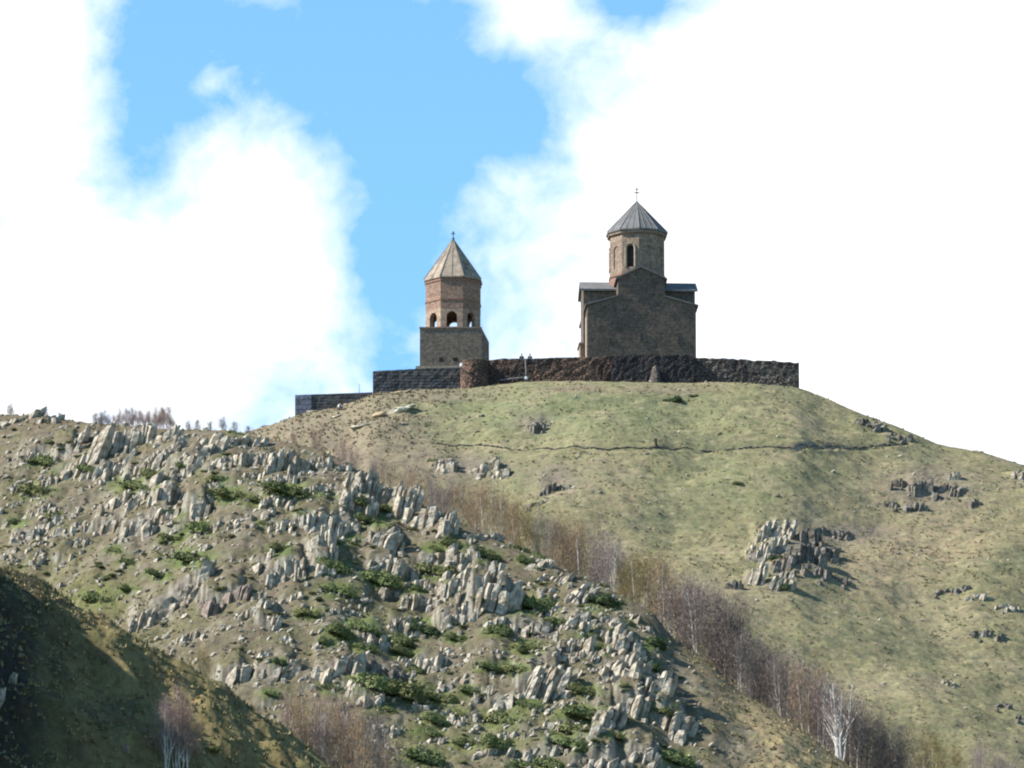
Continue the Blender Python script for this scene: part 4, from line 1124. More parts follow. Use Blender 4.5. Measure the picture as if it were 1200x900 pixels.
# ------------------------------------------------------------------ people
def skin_body(name, pts, edges, radii, mat, parent, loc=None):
    me_ = bpy.data.meshes.new(name); me_.from_pydata(pts, edges, []); me_.update()
    o_ = bpy.data.objects.new(name, me_); col.objects.link(o_)
    md = o_.modifiers.new('Skin', 'SKIN')
    lay = me_.skin_vertices[0].data
    for i, r_ in enumerate(radii):
        lay[i].radius = r_ if isinstance(r_, tuple) else (r_, r_)
        lay[i].use_root = (i == 0)
    sb = o_.modifiers.new('Sub', 'SUBSURF'); sb.levels = 1; sb.render_levels = 2
    me_.materials.append(mat)
    if parent is not None: o_.parent = parent
    return o_


def person(loc, label, cloth, pose='stand', rz=0.0, trousers='cloth_jeans'):
    r_ = empty('person', loc, label, 'person'); r_.rotation_euler.z = rz
    if pose == 'stand':
        J = dict(pel=(0, 0, .95), che=(0, 0, 1.28), nec=(0, 0, 1.47), hd=(0, -.02, 1.60), top=(0, 0, 1.70),
                 shl=(-.19, 0, 1.40), ell=(-.24, .02, 1.13), wrl=(-.22, -.12, .92), shr=(.19, 0, 1.40), elr=(.25, .02, 1.13), wrr=(.22, -.14, .94),
                 hpl=(-.10, 0, .90), knl=(-.11, -.02, .5), anl=(-.11, .02, .08), tol=(-.12, -.14, .04), hpr=(.10, 0, .90), knr=(.11, -.02, .5), anr=(.11, .02, .08), tor=(.12, -.14, .04))
    else:
        J = dict(pel=(0, 0, .16), che=(0, -.03, .48), nec=(0, -.05, .66), hd=(0, -.08, .79), top=(0, -.07, .89),
                 shl=(-.19, -.03, .60), ell=(-.24, -.16, .36), wrl=(-.12, -.36, .38), shr=(.19, -.03, .60), elr=(.24, -.16, .36), wrr=(.12, -.36, .40),
                 hpl=(-.10, -.03, .14), knl=(-.14, -.42, .42), anl=(-.14, -.62, .02), tol=(-.15, -.76, .0), hpr=(.10, -.03, .14), knr=(.14, -.42, .42), anr=(.14, -.62, .02), tor=(.15, -.76, .0))
    names = list(J); ix = {k: i for i, k in enumerate(names)}
    E = [('pel', 'che'), ('che', 'nec'), ('nec', 'hd'), ('hd', 'top'), ('che', 'shl'), ('shl', 'ell'), ('ell', 'wrl'), ('che', 'shr'), ('shr', 'elr'), ('elr', 'wrr'),
         ('pel', 'hpl'), ('hpl', 'knl'), ('knl', 'anl'), ('anl', 'tol'), ('pel', 'hpr'), ('hpr', 'knr'), ('knr', 'anr'), ('anr', 'tor')]
    RD = dict(pel=.13, che=.15, nec=.055, hd=.095, top=.075, shl=.07, ell=.048, wrl=.035, shr=.07, elr=.048, wrr=.035, hpl=.095, knl=.065, anl=.045, tol=.035, hpr=.095, knr=.065, anr=.045, tor=.035)
    skin_body('body', [J[n_] for n_ in names], [(ix[a], ix[b_]) for a, b_ in E], [RD[n_] for n_ in names], M['skin'], r_)
    cn = ['che', 'pel', 'shl', 'ell', 'shr', 'elr']; ci = {k: i for i, k in enumerate(cn)}
    low = tuple(J['wrl']); 
    skin_body('jacket', [J[n_] for n_ in cn] + [J['wrl'], J['wrr']], [(0, 1), (0, 2), (2, 3), (0, 4), (4, 5), (3, 6), (5, 7)], [.185, .165, .095, .07, .095, .07, .05, .05], M[cloth], r_)
    tn = ['pel', 'hpl', 'knl', 'anl', 'hpr', 'knr', 'anr']
    skin_body('trousers', [J[n_] for n_ in tn], [(0, 1), (1, 2), (2, 3), (0, 4), (4, 5), (5, 6)], [.15, .115, .085, .065, .115, .085, .065], M[trousers], r_)
    hd = Vector(J['hd']); mb = MB()
    bm_pts = []
    for i in range(6):
        th = math.pi * 0.55 * i / 5
        for k in range(10):
            bm_pts.append(hd + Vector((math.sin(th) * .105 * math.cos(k * .6283), .02 + math.sin(th) * .115 * math.sin(k * .6283), .045 + math.cos(th) * .105)))
    mb.add(bm_pts, [(i * 10 + k, i * 10 + (k + 1) % 10, (i + 1) * 10 + (k + 1) % 10, (i + 1) * 10 + k) for i in range(5) for k in range(10)])
    mb.build('hair', M['hair'], r_)
    return r_


for px, py, cl, lab in ((611.3, 414.0, 'cloth_dark', 'standing visitor in dark blue jacket looking over the reddish wall'),
                        (621.0, 415.0, 'cloth_grey', 'standing visitor in grey jacket just right of the one in dark blue behind the wall')):
    yy = 1004.5
    top = P(px, py, yy)
    mb = MB(); gzz = gz(top.x, yy)
    person((top.x, yy, gzz), lab, cl, 'stand', 0.0)
    PERS_DZ = top.z - gzz
    print('person height available', PERS_DZ)
h_ = hit(398.5, 480.5, 'A')
person(h_, 'seated visitor in a white shirt on the slope before the low slate wall', 'cloth_white', 'sit', 0.3)


# ------------------------------------------------------------------ rock outcrops
def outcrop_mesh(wm, hm, lean, colw, seed, xo, yo):
    """jointed rock face: prisms of uneven width shoulder to shoulder in front of their ledge"""
    rg = random.Random(seed)
    mb = MB()
    z_ref = gz(xo, yo - 0.3)
    rowd = max(0.5, colw * 0.8)
    for r_ in range(3):
        x = -wm / 2 - 0.2 + rg.uniform(-.2, .2) * colw
        run = 0; runh = 0.95; left = 0
        while x < wm / 2:
            if left <= 0:
                left = rg.randint(1, 4); run = rg.uniform(-.55, .55) * min(1.2, hm * .35); runh = rg.choice((1, 1, 1, .94, .86, .7))
            left -= 1
            cw = colw * rg.choice((.42, .5, .55, .65, .8, 1.0, 1.35))
            edge = 1 - 0.25 * min(1, abs(x) / (wm / 2 + 1e-6)) ** 4
            xx = x + cw / 2; yy = (r_ - .5) * rowd + run + rg.uniform(-.10, .10)
            zf = gz(xo + xx, yo - 0.6) - z_ref
            if r_ == 0: hf = rg.choice((.25, .4, .55, .75)) * runh
            elif r_ == 1: hf = runh * rg.uniform(.84, 1.0)
            else: hf = rg.uniform(.95, 1.10)
            if r_ == 0 and rg.random() < .72:
                x += cw * .9; continue
            h = max(0.35, hm * hf * edge)
            k = rg.choice((4, 5, 5, 6)); ph = rg.uniform(0, 6.28)
            rx = cw * 0.58; ry = cw * rg.uniform(0.55, 0.95)
            base_r = [rg.uniform(0.85, 1.15) for _ in range(k)]
            nr_ = 3 + int(h / 0.55)
            cut = [rg.uniform(-0.22, 0.10) * cw for _ in range(k)]
            sl = rg.uniform(-0.1, .35) * cw; ln = lean + rg.uniform(-.06, .06)
            vv = []; wob = 0; s = 1.0
            for j in range(nr_ + 1):
                f = j / nr_
                z = zf - 0.5 + (h + 0.5) * f
                if rg.random() < .35: s = 1 - 0.08 * f + rg.uniform(-.10, .08); wob = rg.uniform(-.10, .10) * cw
                for q in range(k):
                    a = ph + 6.2832 * q / k
                    jr = base_r[q] * s * rg.uniform(0.93, 1.07)
                    zz = z + ((cut[q] + sl * math.cos(a + .4)) if j == nr_ else 0)
                    if j == nr_: jr *= rg.uniform(.75, 1.0)
                    vv.append((xx + ln * (z - zf) + wob + rx * jr * math.cos(a), yy + .08 * (z - zf) + ry * jr * math.sin(a), zz))
            ff = [(j * k + q, j * k + (q + 1) % k, (j + 1) * k + (q + 1) % k, (j + 1) * k + q) for j in range(nr_) for q in range(k)]
            vv.append((xx + ln * h + wob, yy + .08 * h, zf + h + rg.uniform(-.12, .08) * cw))
            ff += [(nr_ * k + q, nr_ * k + (q + 1) % k, len(vv) - 1) for q in range(k)]
            mb.add(vv, ff)
            x += cw * rg.uniform(0.70, .98)
    # fallen blocks at the foot
    for _ in range(int(wm * .9)):
        bx = rg.uniform(-wm / 2, wm / 2 + .5); by = rg.uniform(-1.5, -.45); br_ = rg.uniform(.12, .34)
        zz = gz(xo + bx, yo + by) - z_ref
        pv = [(bx + br_ * rg.uniform(.6, 1.2) * math.cos(t_), by + br_ * rg.uniform(.6, 1.1) * math.sin(t_), zz + zo) for zo in (-.15, br_ * rg.uniform(.7, 1.3)) for t_ in (0.3, 1.4, 2.6, 3.7, 5.0)]
        mb.add(pv, [(4, 3, 2, 1, 0), (5, 6, 7, 8, 9)] + [(q, (q + 1) % 5, 5 + (q + 1) % 5, 5 + q) for q in range(5)])
    return mb, z_ref


lab_items = []
foot = []
occ = []
for layer, lst in (('B', OUT), ('A', OUT_A), ('C', OUT_C)):
    for i, (xa_, xb_, yt, yf, lean, cw, mt) in enumerate(lst):
        cx = (xa_ + xb_) / 2
        hx, hy, wm, hm = HITS[(layer, i)]
        mpp = MPP(hy)
        mb, z_ = outcrop_mesh(wm * (1.12 if layer == 'B' else 1), hm, lean * 0.55 + 0.10, cw * mpp * 0.98, 1000 + i * 7 + ord(layer), hx, hy)
        o = mb.build('rock_outcrop', M[mt], None, (hx, hy, z_))
        tall = hm > 2.6; wide = wm > hm * 2.2
        noun = ('tiny ' if hm < 1.0 and layer == 'B' and not wide else 'tall leaning ' if tall and lean > .3 else 'tall upright ' if tall else 'low broad ' if wide else 'small leaning ' if lean > .4 else 'small blocky ')
        noun += {'rock': 'grey', 'rock_red': 'reddish', 'rock_dark': 'dark', 'pale': 'cream'}[mt] + ' rock outcrop'
        if layer == 'B': zone = b_zone(cx, (yt + yf) / 2)
        elif layer == 'C': zone = 'on shadowed near ridge'
        else:
            zone = ('in largest rock group on grassy hill' if 850 < cx < 995 and yf > 600 else 'above largest rock group, right' if cx > 1020 and yf > 540 and yf < 620 else
                    'near right skyline of grassy hill' if cx > 990 and yf < 540 else 'on grassy hill, lower right' if cx > 1020 else 'on left part of grassy hill')
        tag(o, 'x', 'rock outcrop', {'B': 'rock outcrops on the rocky ridge', 'A': 'rock outcrops on the grassy hill', 'C': 'rock outcrops on the shadowed ridge'}[layer])
        lab_items.append((cx, (yt + yf) / 2, o, noun, zone))
        occ.append((xa_, xb_, yt, yf, layer))
zone_labels(lab_items, None)

# ------------------------------------------------------------------ boulders
def ico(sub=1):
    import bmesh
    bm = bmesh.new(); bmesh.ops.create_icosphere(bm, subdivisions=sub, radius=1.0)
    v = np.array([q.co[:] for q in bm.verts]); f = np.array([[q.index for q in fc.verts] for fc in bm.faces]); bm.free()
    return v, f


IV, IF = ico(2); IV1, IF1 = ico(1)
rs = np.random.RandomState(5)


def boulder_mesh(k, mat):
    d = IV.copy()
    for _ in range(9):
        n_ = rs.randn(3); n_ /= np.linalg.norm(n_); c = rs.uniform(.55, .85)
        s = d @ n_; over = np.maximum(s - c, 0)
        d = d - over[:, None] * n_
    d *= np.array([rs.uniform(.9, 1.3), rs.uniform(.6, .9), rs.uniform(.5, .8)])
    d += rs.randn(*d.shape) * 0.02
    return np_mesh('boulder', d, IF, mat)


BM = {m_: [boulder_mesh(k, M[m_]) for k in range(5)] for m_ in ('rock', 'rock_dark', 'pale', 'tan')}


def place_boulder(h, r_, mt, label, group, squash=1.0, rot=None):
    o = add_obj('boulder', rnd.choice(BM[mt]), None, (h[0], h[1], h[2] + r_ * 0.15))
    o.scale = (r_ * rnd.uniform(.9, 1.3), r_, r_ * squash * rnd.uniform(.7, 1.1))
    o.rotation_euler = (rnd.uniform(-.25, .25), rnd.uniform(-.5, .1), rot if rot is not None else rnd.uniform(-.5, .5))
    tag(o, label, 'boulder', group)
    return o


for px, py, w, sq, mt, lab in ((468, 483, 12, .75, 'pale', 'largest long cream boulder on the heath below the slate wall'), (480, 479, 8, .5, 'pale', 'cream boulder at right end of the longest pale slab'),
                               (443, 488, 9, .7, 'tan', 'tan boulder touching the left end of the long cream slab'), (418, 502, 9, .8, 'pale', 'cream boulder below the low slate wall, lower left of the tan one'),
                               (429, 498, 6, .5, 'pale', 'small cream boulder touching the right side of the lower pale one'), (366, 483, 6, .5, 'pale', 'pale boulder at left foot of the low slate wall'),
                               (406, 475, 3.2, 1.2, 'tan', 'small tan boulder right beside the seated visitor'), (394, 489, 5, .5, 'pale', 'pale boulder just below the seated visitor'),
                               (443, 463, 5, .6, 'tan', 'brown boulder at foot of the left corner of the coursed wall'), (466, 461, 5, .6, 'tan', 'brown boulder left of the middle of the coursed wall foot'),
                               (478, 460, 5, .6, 'tan', 'brown boulder at middle of the coursed wall foot'), (392, 489, 3, .6, 'pale', 'tiny pale boulder below left of the seated visitor')):
    h = hit(px, py, 'A')
    place_boulder(h, w * MPP(h[1]), mt, lab, None, sq, rnd.uniform(-.15, .15))

nb = 0
Bpx = [p[0] for p in B_SKY]; Bpy = [p[1] for p in B_SKY]; Cpx = [p[0] for p in C_SKY]; Cpy = [p[1] for p in C_SKY]
while nb < 165:
    px = rnd.uniform(0, 830); lo = np.interp(px, Bpx, Bpy) + 6; hi_ = min(898, np.interp(px, Cpx, Cpy) - 4)
    if hi_ < lo: continue
    py = rnd.uniform(lo, hi_)
    if fbm(np.array([px / 60.]), np.array([py / 40.]), 2, 77)[0] < -0.05 and rnd.random() < .7: continue
    h = hit(px, py, 'B')
    row = 'upper' if py - lo < 90 else 'lower'
    side = 'left of the bell tower' if px < 492 else 'below bell tower and church'
    place_boulder(h, rnd.choice((1.8, 2.2, 2.6, 3.2, 4.4)) * MPP(h[1]), 'rock', 'pale angular boulder lying loose on the %s rocky ridge %s' % (row, side), 'loose boulders on the %s rocky ridge %s' % (row, side), 1.1)
    nb += 1
nb = 0
while nb < 70:
    px = rnd.uniform(470, 1195); lo = np.interp(px, [400, 935, 1060, 1200], [475, 475, 525, 565]); hi_ = min(895, np.interp(px, Bpx, Bpy) - 80)
    if hi_ < lo: continue
    py = rnd.uniform(lo, hi_)
    h = hit(px, py, 'A')
    mt = rnd.choice(('pale', 'rock_dark', 'rock', 'rock_dark'))
    w_ = {'pale': 'cream', 'rock': 'grey', 'rock_dark': 'dark'}[mt]
    ab = 'above' if py < 525 else 'below'
    place_boulder(h, rnd.choice((1.4, 1.8, 2.4, 3.2)) * MPP(h[1]), mt, 'small %s boulder half sunk in turf %s the hill path' % (w_, ab), 'small %s boulders on the grassy hill %s the path' % (w_, ab))
    nb += 1


# ------------------------------------------------------------------ scree and tussocks (uncountable)
def scatter_ok(px, py):
    return True


def surface_points(n, layer, rng, seed, dens):
    """random points on a hill: depth and side uniform, kept where the photographed side shows them"""
    r0 = np.random.RandomState(seed)
    y0, y1 = RANGE[layer]
    Yv = r0.uniform(y0, y1, n * 3); uv = r0.uniform(-0.064, 0.064, n * 3)
    Xv = uv * Yv
    base, za, zb, zc_, px, da, db, dc = layers(Xv, Yv)
    top = {'A': za, 'B': zb, 'C': zc_}[layer]; d = {'A': da, 'B': db, 'C': dc}[layer]
    Z = np.maximum(np.maximum(base, za), np.maximum(zb, zc_))
    qx, qy = proj(Xv, Yv, Z)
    k = (top >= Z - 1e-6) & (d > -1.0) & (qy < 930) & (qx > -30) & (qx < 1230)
    k &= dens(Xv, Yv, qx, qy) > r0.rand(len(Xv))
    i = np.where(k)[0][:n]
    return Xv[i], Yv[i], Z[i], qx[i], qy[i]


def scree(n, layer, seed, dens, smin, smax, mat, name, label, cat):
    X, Y, Z, qx, qy = surface_points(n, layer, None, seed, dens)
    r0 = np.random.RandomState(seed + 1); m_ = len(X)
    s = smin + (smax - smin) * r0.rand(m_) ** 2.5
    V = np.zeros((m_, len(IV1), 3))
    jit = 1 + r0.uniform(-.3, .3, (m_, len(IV1), 1))
    V[:] = IV1[None] * jit
    V *= (s[:, None] * np.stack([r0.uniform(.7, 1.3, m_), r0.uniform(.6, 1.1, m_), r0.uniform(.5, 1.4, m_)], 1))[:, None, :]
    V[:, :, 0] += 0.35 * V[:, :, 2]
    V += np.stack([X, Y, Z + 0.25 * s], 1)[:, None, :]
    F = (IF1[None] + (np.arange(m_) * len(IV1))[:, None, None]).reshape(-1, 3)
    o = add_obj(name, np_mesh(name, V.reshape(-1, 3), F, mat))
    tag(o, label, cat, None, 'stuff')


def dens_B(X, Y, qx, qy):
    n_ = fbm(X / 6, Y / 6, 3, 61)
    d = 0.22 + 1.3 * np.clip(n_ + 0.05, 0, 1)
    d = d + 0.6 * np.exp(-(((qx - 330) / 110) ** 2 + ((qy - 730) / 45) ** 2)) + 0.4 * np.exp(-(((qx - 690) / 90) ** 2 + ((qy - 840) / 60) ** 2)) + 0.3 * np.exp(-(((qx - 300) / 200) ** 2 + ((qy - 540) / 30) ** 2))
    edge = np.interp(qy, [690, 780, 860, 900], [745, 800, 840, 850])
    d = np.where(qx > edge, 0.04, d)
    d = d * (1 - 0.8 * np.exp(-(((qx - 90) / 90) ** 2 + ((qy - 690) / 35) ** 2)))
    return d


scree(7500, 'B', 301, dens_B, 0.07, 0.30, M['rock'], 'scree', 'loose pale grey scree strewn over the rocky ridge', 'scree')
scree(1500, 'A', 302, lambda X, Y, qx, qy: 0.1 + 0.6 * np.clip(fbm(X / 7, Y / 7, 2, 63), 0, 1) + 0.5 * np.exp(-(((qx - 1085) / 60) ** 2 + ((qy - 570) / 28) ** 2)) + 0.5 * np.exp(-(((qx - 950) / 50) ** 2 + ((qy - 640) / 35) ** 2)), 0.06, 0.22, M['rock'], 'hill_stones', 'small grey stones scattered through the turf of the grassy hill', 'stones')


def tussocks(n, layer, seed, dens, hgt, mat, name, label):
    X, Y, Z, qx, qy = surface_points(n, layer, None, seed, dens)
    r0 = np.random.RandomState(seed + 3); m_ = len(X); B = 6
    a = r0.rand(m_, B) * 6.2832; L = hgt * r0.uniform(.5, 1.2, (m_, B)); W = 0.045 + 0.06 * r0.rand(m_, B)
    sp = r0.uniform(.2, .75, (m_, B))
    bx = X[:, None] + r0.uniform(-.12, .12, (m_, B)); by = Y[:, None] + r0.uniform(-.12, .12, (m_, B)); bz = np.repeat(Z[:, None], B, 1) - 0.03
    V = np.zeros((m_, B, 3, 3))
    V[:, :, 0] = np.stack([bx - W * np.sin(a), by + W * np.cos(a), bz], -1)
    V[:, :, 1] = np.stack([bx + W * np.sin(a), by - W * np.cos(a), bz], -1)
    V[:, :, 2] = np.stack([bx + L * sp * np.cos(a), by + L * sp * np.sin(a), bz + L * np.sqrt(1 - sp ** 2 * .8)], -1)
    F = np.arange(m_ * B * 3).reshape(-1, 3)
    o = add_obj(name, np_mesh(name, V.reshape(-1, 3), F, mat)); tag(o, label, 'grass', None, 'stuff')


M['tus_olive'] = mat_noise('olive_tussock', (0.135, 0.132, 0.065), (0.21, 0.185, 0.105), 0.35, 0.9, 5, rand=0)
M['tus_straw'] = mat_noise('straw_tussock', (0.30, 0.24, 0.12), (0.20, 0.165, 0.08), 0.4, 0.9, 5)
M['tus_brown'] = mat_noise('brown_heather', (0.17, 0.13, 0.088), (0.125, 0.105, 0.07), 0.5, 0.9, 5)
tussocks(13000, 'A', 401, lambda X, Y, qx, qy: 0.12 + 1.6 * np.clip(fbm(X / 3, Y / 2.2, 3, 71), -.3, 1), 0.22, M['tus_olive'], 'grass_tussocks', 'olive grass tussocks covering the grassy hill')
tussocks(9000, 'A', 402, lambda X, Y, qx, qy: 0.9 * np.clip(fbm(X / 9, Y / 6, 3, 72), 0, 1) + 0.5 * np.exp(-(((qx - 1060) / 120) ** 2 + ((qy - 650) / 45) ** 2)), 0.22, M['tus_straw'], 'straw_grass', 'straw coloured grass patches on the grassy hill')
tussocks(9000, 'A', 403, lambda X, Y, qx, qy: np.exp(-(((qx - 400) / 110) ** 2 + ((qy - 500) / 30) ** 2)) + 0.8 * np.exp(-(((qx - 490) / 90) ** 2 + ((qy - 465) / 8) ** 2)), 0.32, M['tus_brown'], 'heather', 'brown heather on the left shoulder of the hilltop')
tussocks(14000, 'B', 404, lambda X, Y, qx, qy: 0.4 + 0.8 * np.clip(fbm(X / 4, Y / 3, 3, 73), -.3, 1), 0.20, M['tus_olive'], 'ridge_grass', 'olive grass between the rocks of the ridge')
tussocks(9000, 'B', 405, lambda X, Y, qx, qy: 0.1 + (qx > np.interp(qy, [690, 780, 860, 900], [750, 810, 850, 860])) * 0.9 + 0.5 * np.clip(fbm(X / 6, Y / 5, 3, 74), 0, 1), 0.24, M['tus_straw'], 'ridge_straw_grass', 'straw coloured grass on the right flank of the rocky ridge')
tussocks(15000, 'C', 407, lambda X, Y, qx, qy: 0.2 + 1.6 * np.clip(fbm(X / 2.5, Y / 1.5, 3, 76), 0, 1), 0.34, M['tus_olive'], 'near_ridge_scrub', 'low olive scrub covering the shadowed near ridge')
tussocks(12000, 'C', 406, lambda X, Y, qx, qy: 0.5 + 0.8 * fbm(X / 3, Y / 2, 3, 75), 0.20, M['tus_straw'], 'near_ridge_grass', 'dry grass on the shadowed near ridge')


# ------------------------------------------------------------------ junipers
def juniper_mesh(seed, mat, n=2000):
    r0 = np.random.RandomState(seed)
    # a few overlapping low mounds
    k = 6
    cx = r0.uniform(-.62, .62, k); cy_ = r0.uniform(-.45, .45, k); rr0 = r0.uniform(.32, .55, k); hh = r0.uniform(.45, 1.0, k)
    w = r0.randint(0, k, n)
    th = r0.rand(n) * 6.2832; ph = np.arccos(r0.uniform(0, 1, n)); rad = rr0[w] * r0.uniform(.75, 1.08, n)
    d = np.stack([np.sin(ph) * np.cos(th), np.sin(ph) * np.sin(th), np.cos(ph)], 1)
    c = np.stack([cx[w], cy_[w], np.zeros(n)], 1) + d * rad[:, None] * np.array([1, 1, 1.0]) * np.stack([np.ones(n), np.ones(n), hh[w] / rr0[w] * .62], 1)
    tg = np.cross(d, r0.randn(n, 3)); tg /= np.linalg.norm(tg, axis=1)[:, None]
    ax_ = tg + d * r0.uniform(.1, .8, (n, 1)); ax_ /= np.linalg.norm(ax_, axis=1)[:, None]
    sd = np.cross(ax_, d + r0.randn(n, 3) * .3); sd /= np.linalg.norm(sd, axis=1)[:, None]
    L = r0.uniform(.06, .14, n)[:, None]; W = r0.uniform(.03, .07, n)[:, None]
    V = np.stack([c - sd * W, c + sd * W, c + ax_ * L], 1).reshape(-1, 3)
    return np_mesh('juniper_shrub', V, np.arange(n * 3).reshape(-1, 3), mat)


JM = {m_: [juniper_mesh(20 + i + len(m_), M[m_]) for i in range(4)] for m_ in ('leaf', 'leaf2', 'leafdark')}
DARK = {(709, 703), (767, 752), (759, 779), (495, 734), (327, 774), (205, 600)}
items = []
for i, (px, py, w) in enumerate(JUN):
    h = hit(px, py + w * .12, 'B'); s = w * MPP(h[1]) * 0.70
    mt = 'leafdark' if (px, py) in DARK else ('leaf2' if i % 3 == 1 else 'leaf')
    o = add_obj('juniper_shrub', JM[mt][i % 4], None, (h[0], h[1], h[2] - 0.12))
    o.scale = (s * rnd.uniform(.8, 1.15), s * .8, s * rnd.uniform(.55, .95)); o.rotation_euler = (0, 0.35, rnd.uniform(-.4, .4))
    tag(o, 'x', 'shrub', 'junipers on the rocky ridge')
    size = 'wide ' if w > 38 else 'small ' if w < 23 else 'rounded '
    items.append((px, py, o, size + {'leaf': 'green', 'leaf2': 'yellow green', 'leafdark': 'dark green'}[mt] + ' juniper', b_zone(px, py)))
zone_labels(items, None)
for px, py, w, mt, lay, lab in ((788, 471, 30, 'leafdark', 'A', 'dark green juniper on the turf below the church'), (812, 465, 13, 'leafdark', 'A', 'tiny dark juniper right of the larger one below the church'),
                                (908, 655, 20, 'leafdark', 'A', 'dark green shrub in the middle of the large rock group'), (915, 690, 22, 'leaf', 'A', 'green shrub at foot of the large rock group'),
                                (865, 567, 14, 'leaf', 'A', 'small green shrub alone on the turf below the path'), (247, 880, 26, 'leaf', 'C', 'green shrub on the shadowed near ridge beside the birches'),
                                (505, 540, 16, 'leaf', 'A', 'small green shrub at left end of the hill path')):
    h = hit(px, py, lay); s = w * MPP(h[1]) * 0.55
    o = add_obj('juniper_shrub', rnd.choice(JM[mt]), None, (h[0], h[1], h[2] - 0.05)); o.scale = (s, s * .8, s * .75)
    tag(o, lab, 'shrub')
# small low shrubs, too alike to tell apart
nb = 0
while nb < 170:
    px = rnd.uniform(0, 800); lo = np.interp(px, Bpx, Bpy) + 8; hi_ = min(898, np.interp(px, Cpx, Cpy) - 4)
    if hi_ < lo: continue
    py = rnd.uniform(lo, hi_)
    if px > 740 and py < 780: continue
    if fbm(np.array([px / 45.]), np.array([py / 30.]), 2, 79)[0] < 0.0: continue
    h = hit(px, py, 'B'); w = rnd.uniform(8, 18); s = w * MPP(h[1]) * .55
    o = add_obj('low_shrub', rnd.choice(JM[rnd.choice(('leaf', 'leaf2'))]), None, (h[0], h[1], h[2] - .03)); o.scale = (s, s * .8, s * .6); o.rotation_euler.z = rnd.uniform(0, 6)
    tag(o, 'x', 'shrub', 'x')
    side = 'left of the bell tower' if px < 492 else 'below bell tower and church'
    o['label'] = 'tiny low green shrub among the rocks %s' % side; o['group'] = 'tiny shrubs among the rocks %s' % side
    nb += 1


# ------------------------------------------------------------------ birches
def tree_meshes(seed, twig, stems, bark, dens=1.0, H=1.0, spread=0.42, lowcrown=0.18, thick=1.0):
    """unit-height tree: multi-stem white trunk with limbs, and a crown of fine ascending twigs"""
    r0 = np.random.RandomState(seed); rg = random.Random(seed)
    tb = MB(); tips = []
    for s in range(stems):
        a = rg.uniform(0, 6.28); out = (0.04 + 0.16 * rg.random()) * (1 if stems > 1 else .3)
        top = rg.uniform(.72, .95)
        pts = []; x, y = 0.02 * math.cos(a), 0.02 * math.sin(a)
        for j in range(7):
            f = j / 6
            pts.append((x + out * math.cos(a) * f ** .8 + rg.uniform(-.008, .008), y + out * math.sin(a) * f ** .8 + rg.uniform(-.008, .008), -0.06 + (top + .06) * f))
        tb.tube(pts, [0.0105 * thick * (1 - .70 * j / 6) for j in range(7)], 5)
        for q in range(9):
            f = rg.uniform(.25, .95); k = int(f * 6); p = Vector(pts[k]).lerp(Vector(pts[min(k + 1, 6)]), f * 6 - k)
            aa = rg.uniform(0, 6.28); L = rg.uniform(.12, .26) * (1.15 - f)* 1.2
            e = p + Vector((math.cos(aa) * L * .75, math.sin(aa) * L * .75, L * 1.0))
            tb.tube([p, (p + e) / 2 + Vector((0, 0, -.01)), e], [.006, .004, .0018], 3)
            tips.append((p, e))
    n = int(5000 * dens)
    # clumpy egg-shaped crown
    nc = 26
    cc_ = []
    for _ in range(nc):
        zc2 = rg.uniform(lowcrown + .12, .92); wmax = spread * math.sqrt(max(0.03, 1 - ((zc2 - .50) / .50) ** 2))
        a = rg.uniform(0, 6.28); rr0 = wmax * math.sqrt(rg.random()) * .85
        cc_.append((rr0 * math.cos(a), rr0 * math.sin(a), zc2, rg.uniform(.05, .11)))
    for p, e in tips:
        cc_.append((e.x, e.y, min(e.z, .95), .06))
    cc_ = np.array(cc_)
    w = r0.randint(0, len(cc_), n)
    c = cc_[w, :3] + r0.randn(n, 3) * cc_[w, 3][:, None] * np.array([.8, .8, 1.05])
    out = c - np.array([0, 0, .35]); out[:, 2] = np.abs(out[:, 2]) * .8 + .28
    ax_ = out / np.linalg.norm(out, axis=1)[:, None] + r0.randn(n, 3) * .5; ax_ /= np.linalg.norm(ax_, axis=1)[:, None]
    sd = np.cross(ax_, r0.randn(n, 3)); sd /= np.linalg.norm(sd, axis=1)[:, None]
    L = r0.uniform(.018, .05, n)[:, None]; W = r0.uniform(.0013, .0030, n)[:, None]
    V = np.stack([c - sd * W, c + sd * W, c + ax_ * L], 1)
    V = V[V[:, :, 2].min(1) > lowcrown * .5]
    m_ = len(V)
    return tb.mesh('trunk', M[bark]), np_mesh('crown', V.reshape(-1, 3), np.arange(m_ * 3).reshape(-1, 3), M[twig])


TK = {'o': ('twig_orange', 'orange brown birch'), 'p': ('twig_purple', 'purple grey birch'), 'd': ('twig_dark', 'dark bare tree'), 'y': ('twig_ochre', 'ochre leaved tree'), 'r': ('twig_red', 'reddish brown tree')}
TM = {}
for kk, (tw_, _) in TK.items():
    TM[kk] = [tree_meshes(100 + i * 13 + ord(kk), tw_, (3, 2, 4)[i], 'bark' if kk in 'opyr' else 'bark_brown', 1.35 if kk in 'dy' else 1.15) for i in range(3)]
TM['w'] = [tree_meshes(900, 'twig_purple', 6, 'bark_white', 0.7, spread=.42, thick=1.25)]
TM['s'] = [tree_meshes(950 + i, 'twig_dark', 5, 'bark_brown', 1.3, spread=.55, lowcrown=0.0, thick=0.5) for i in range(2)]
TM['q'] = [tree_meshes(970 + i, 'twig_red', 3, 'bark_brown', 1.5, spread=.42, lowcrown=0.0) for i in range(2)]
TK['w'] = ('', 'purple birch clump with bright white stems'); TK['s'] = ('', 'wispy bare sapling'); TK['q'] = ('', 'reddish bare bush')


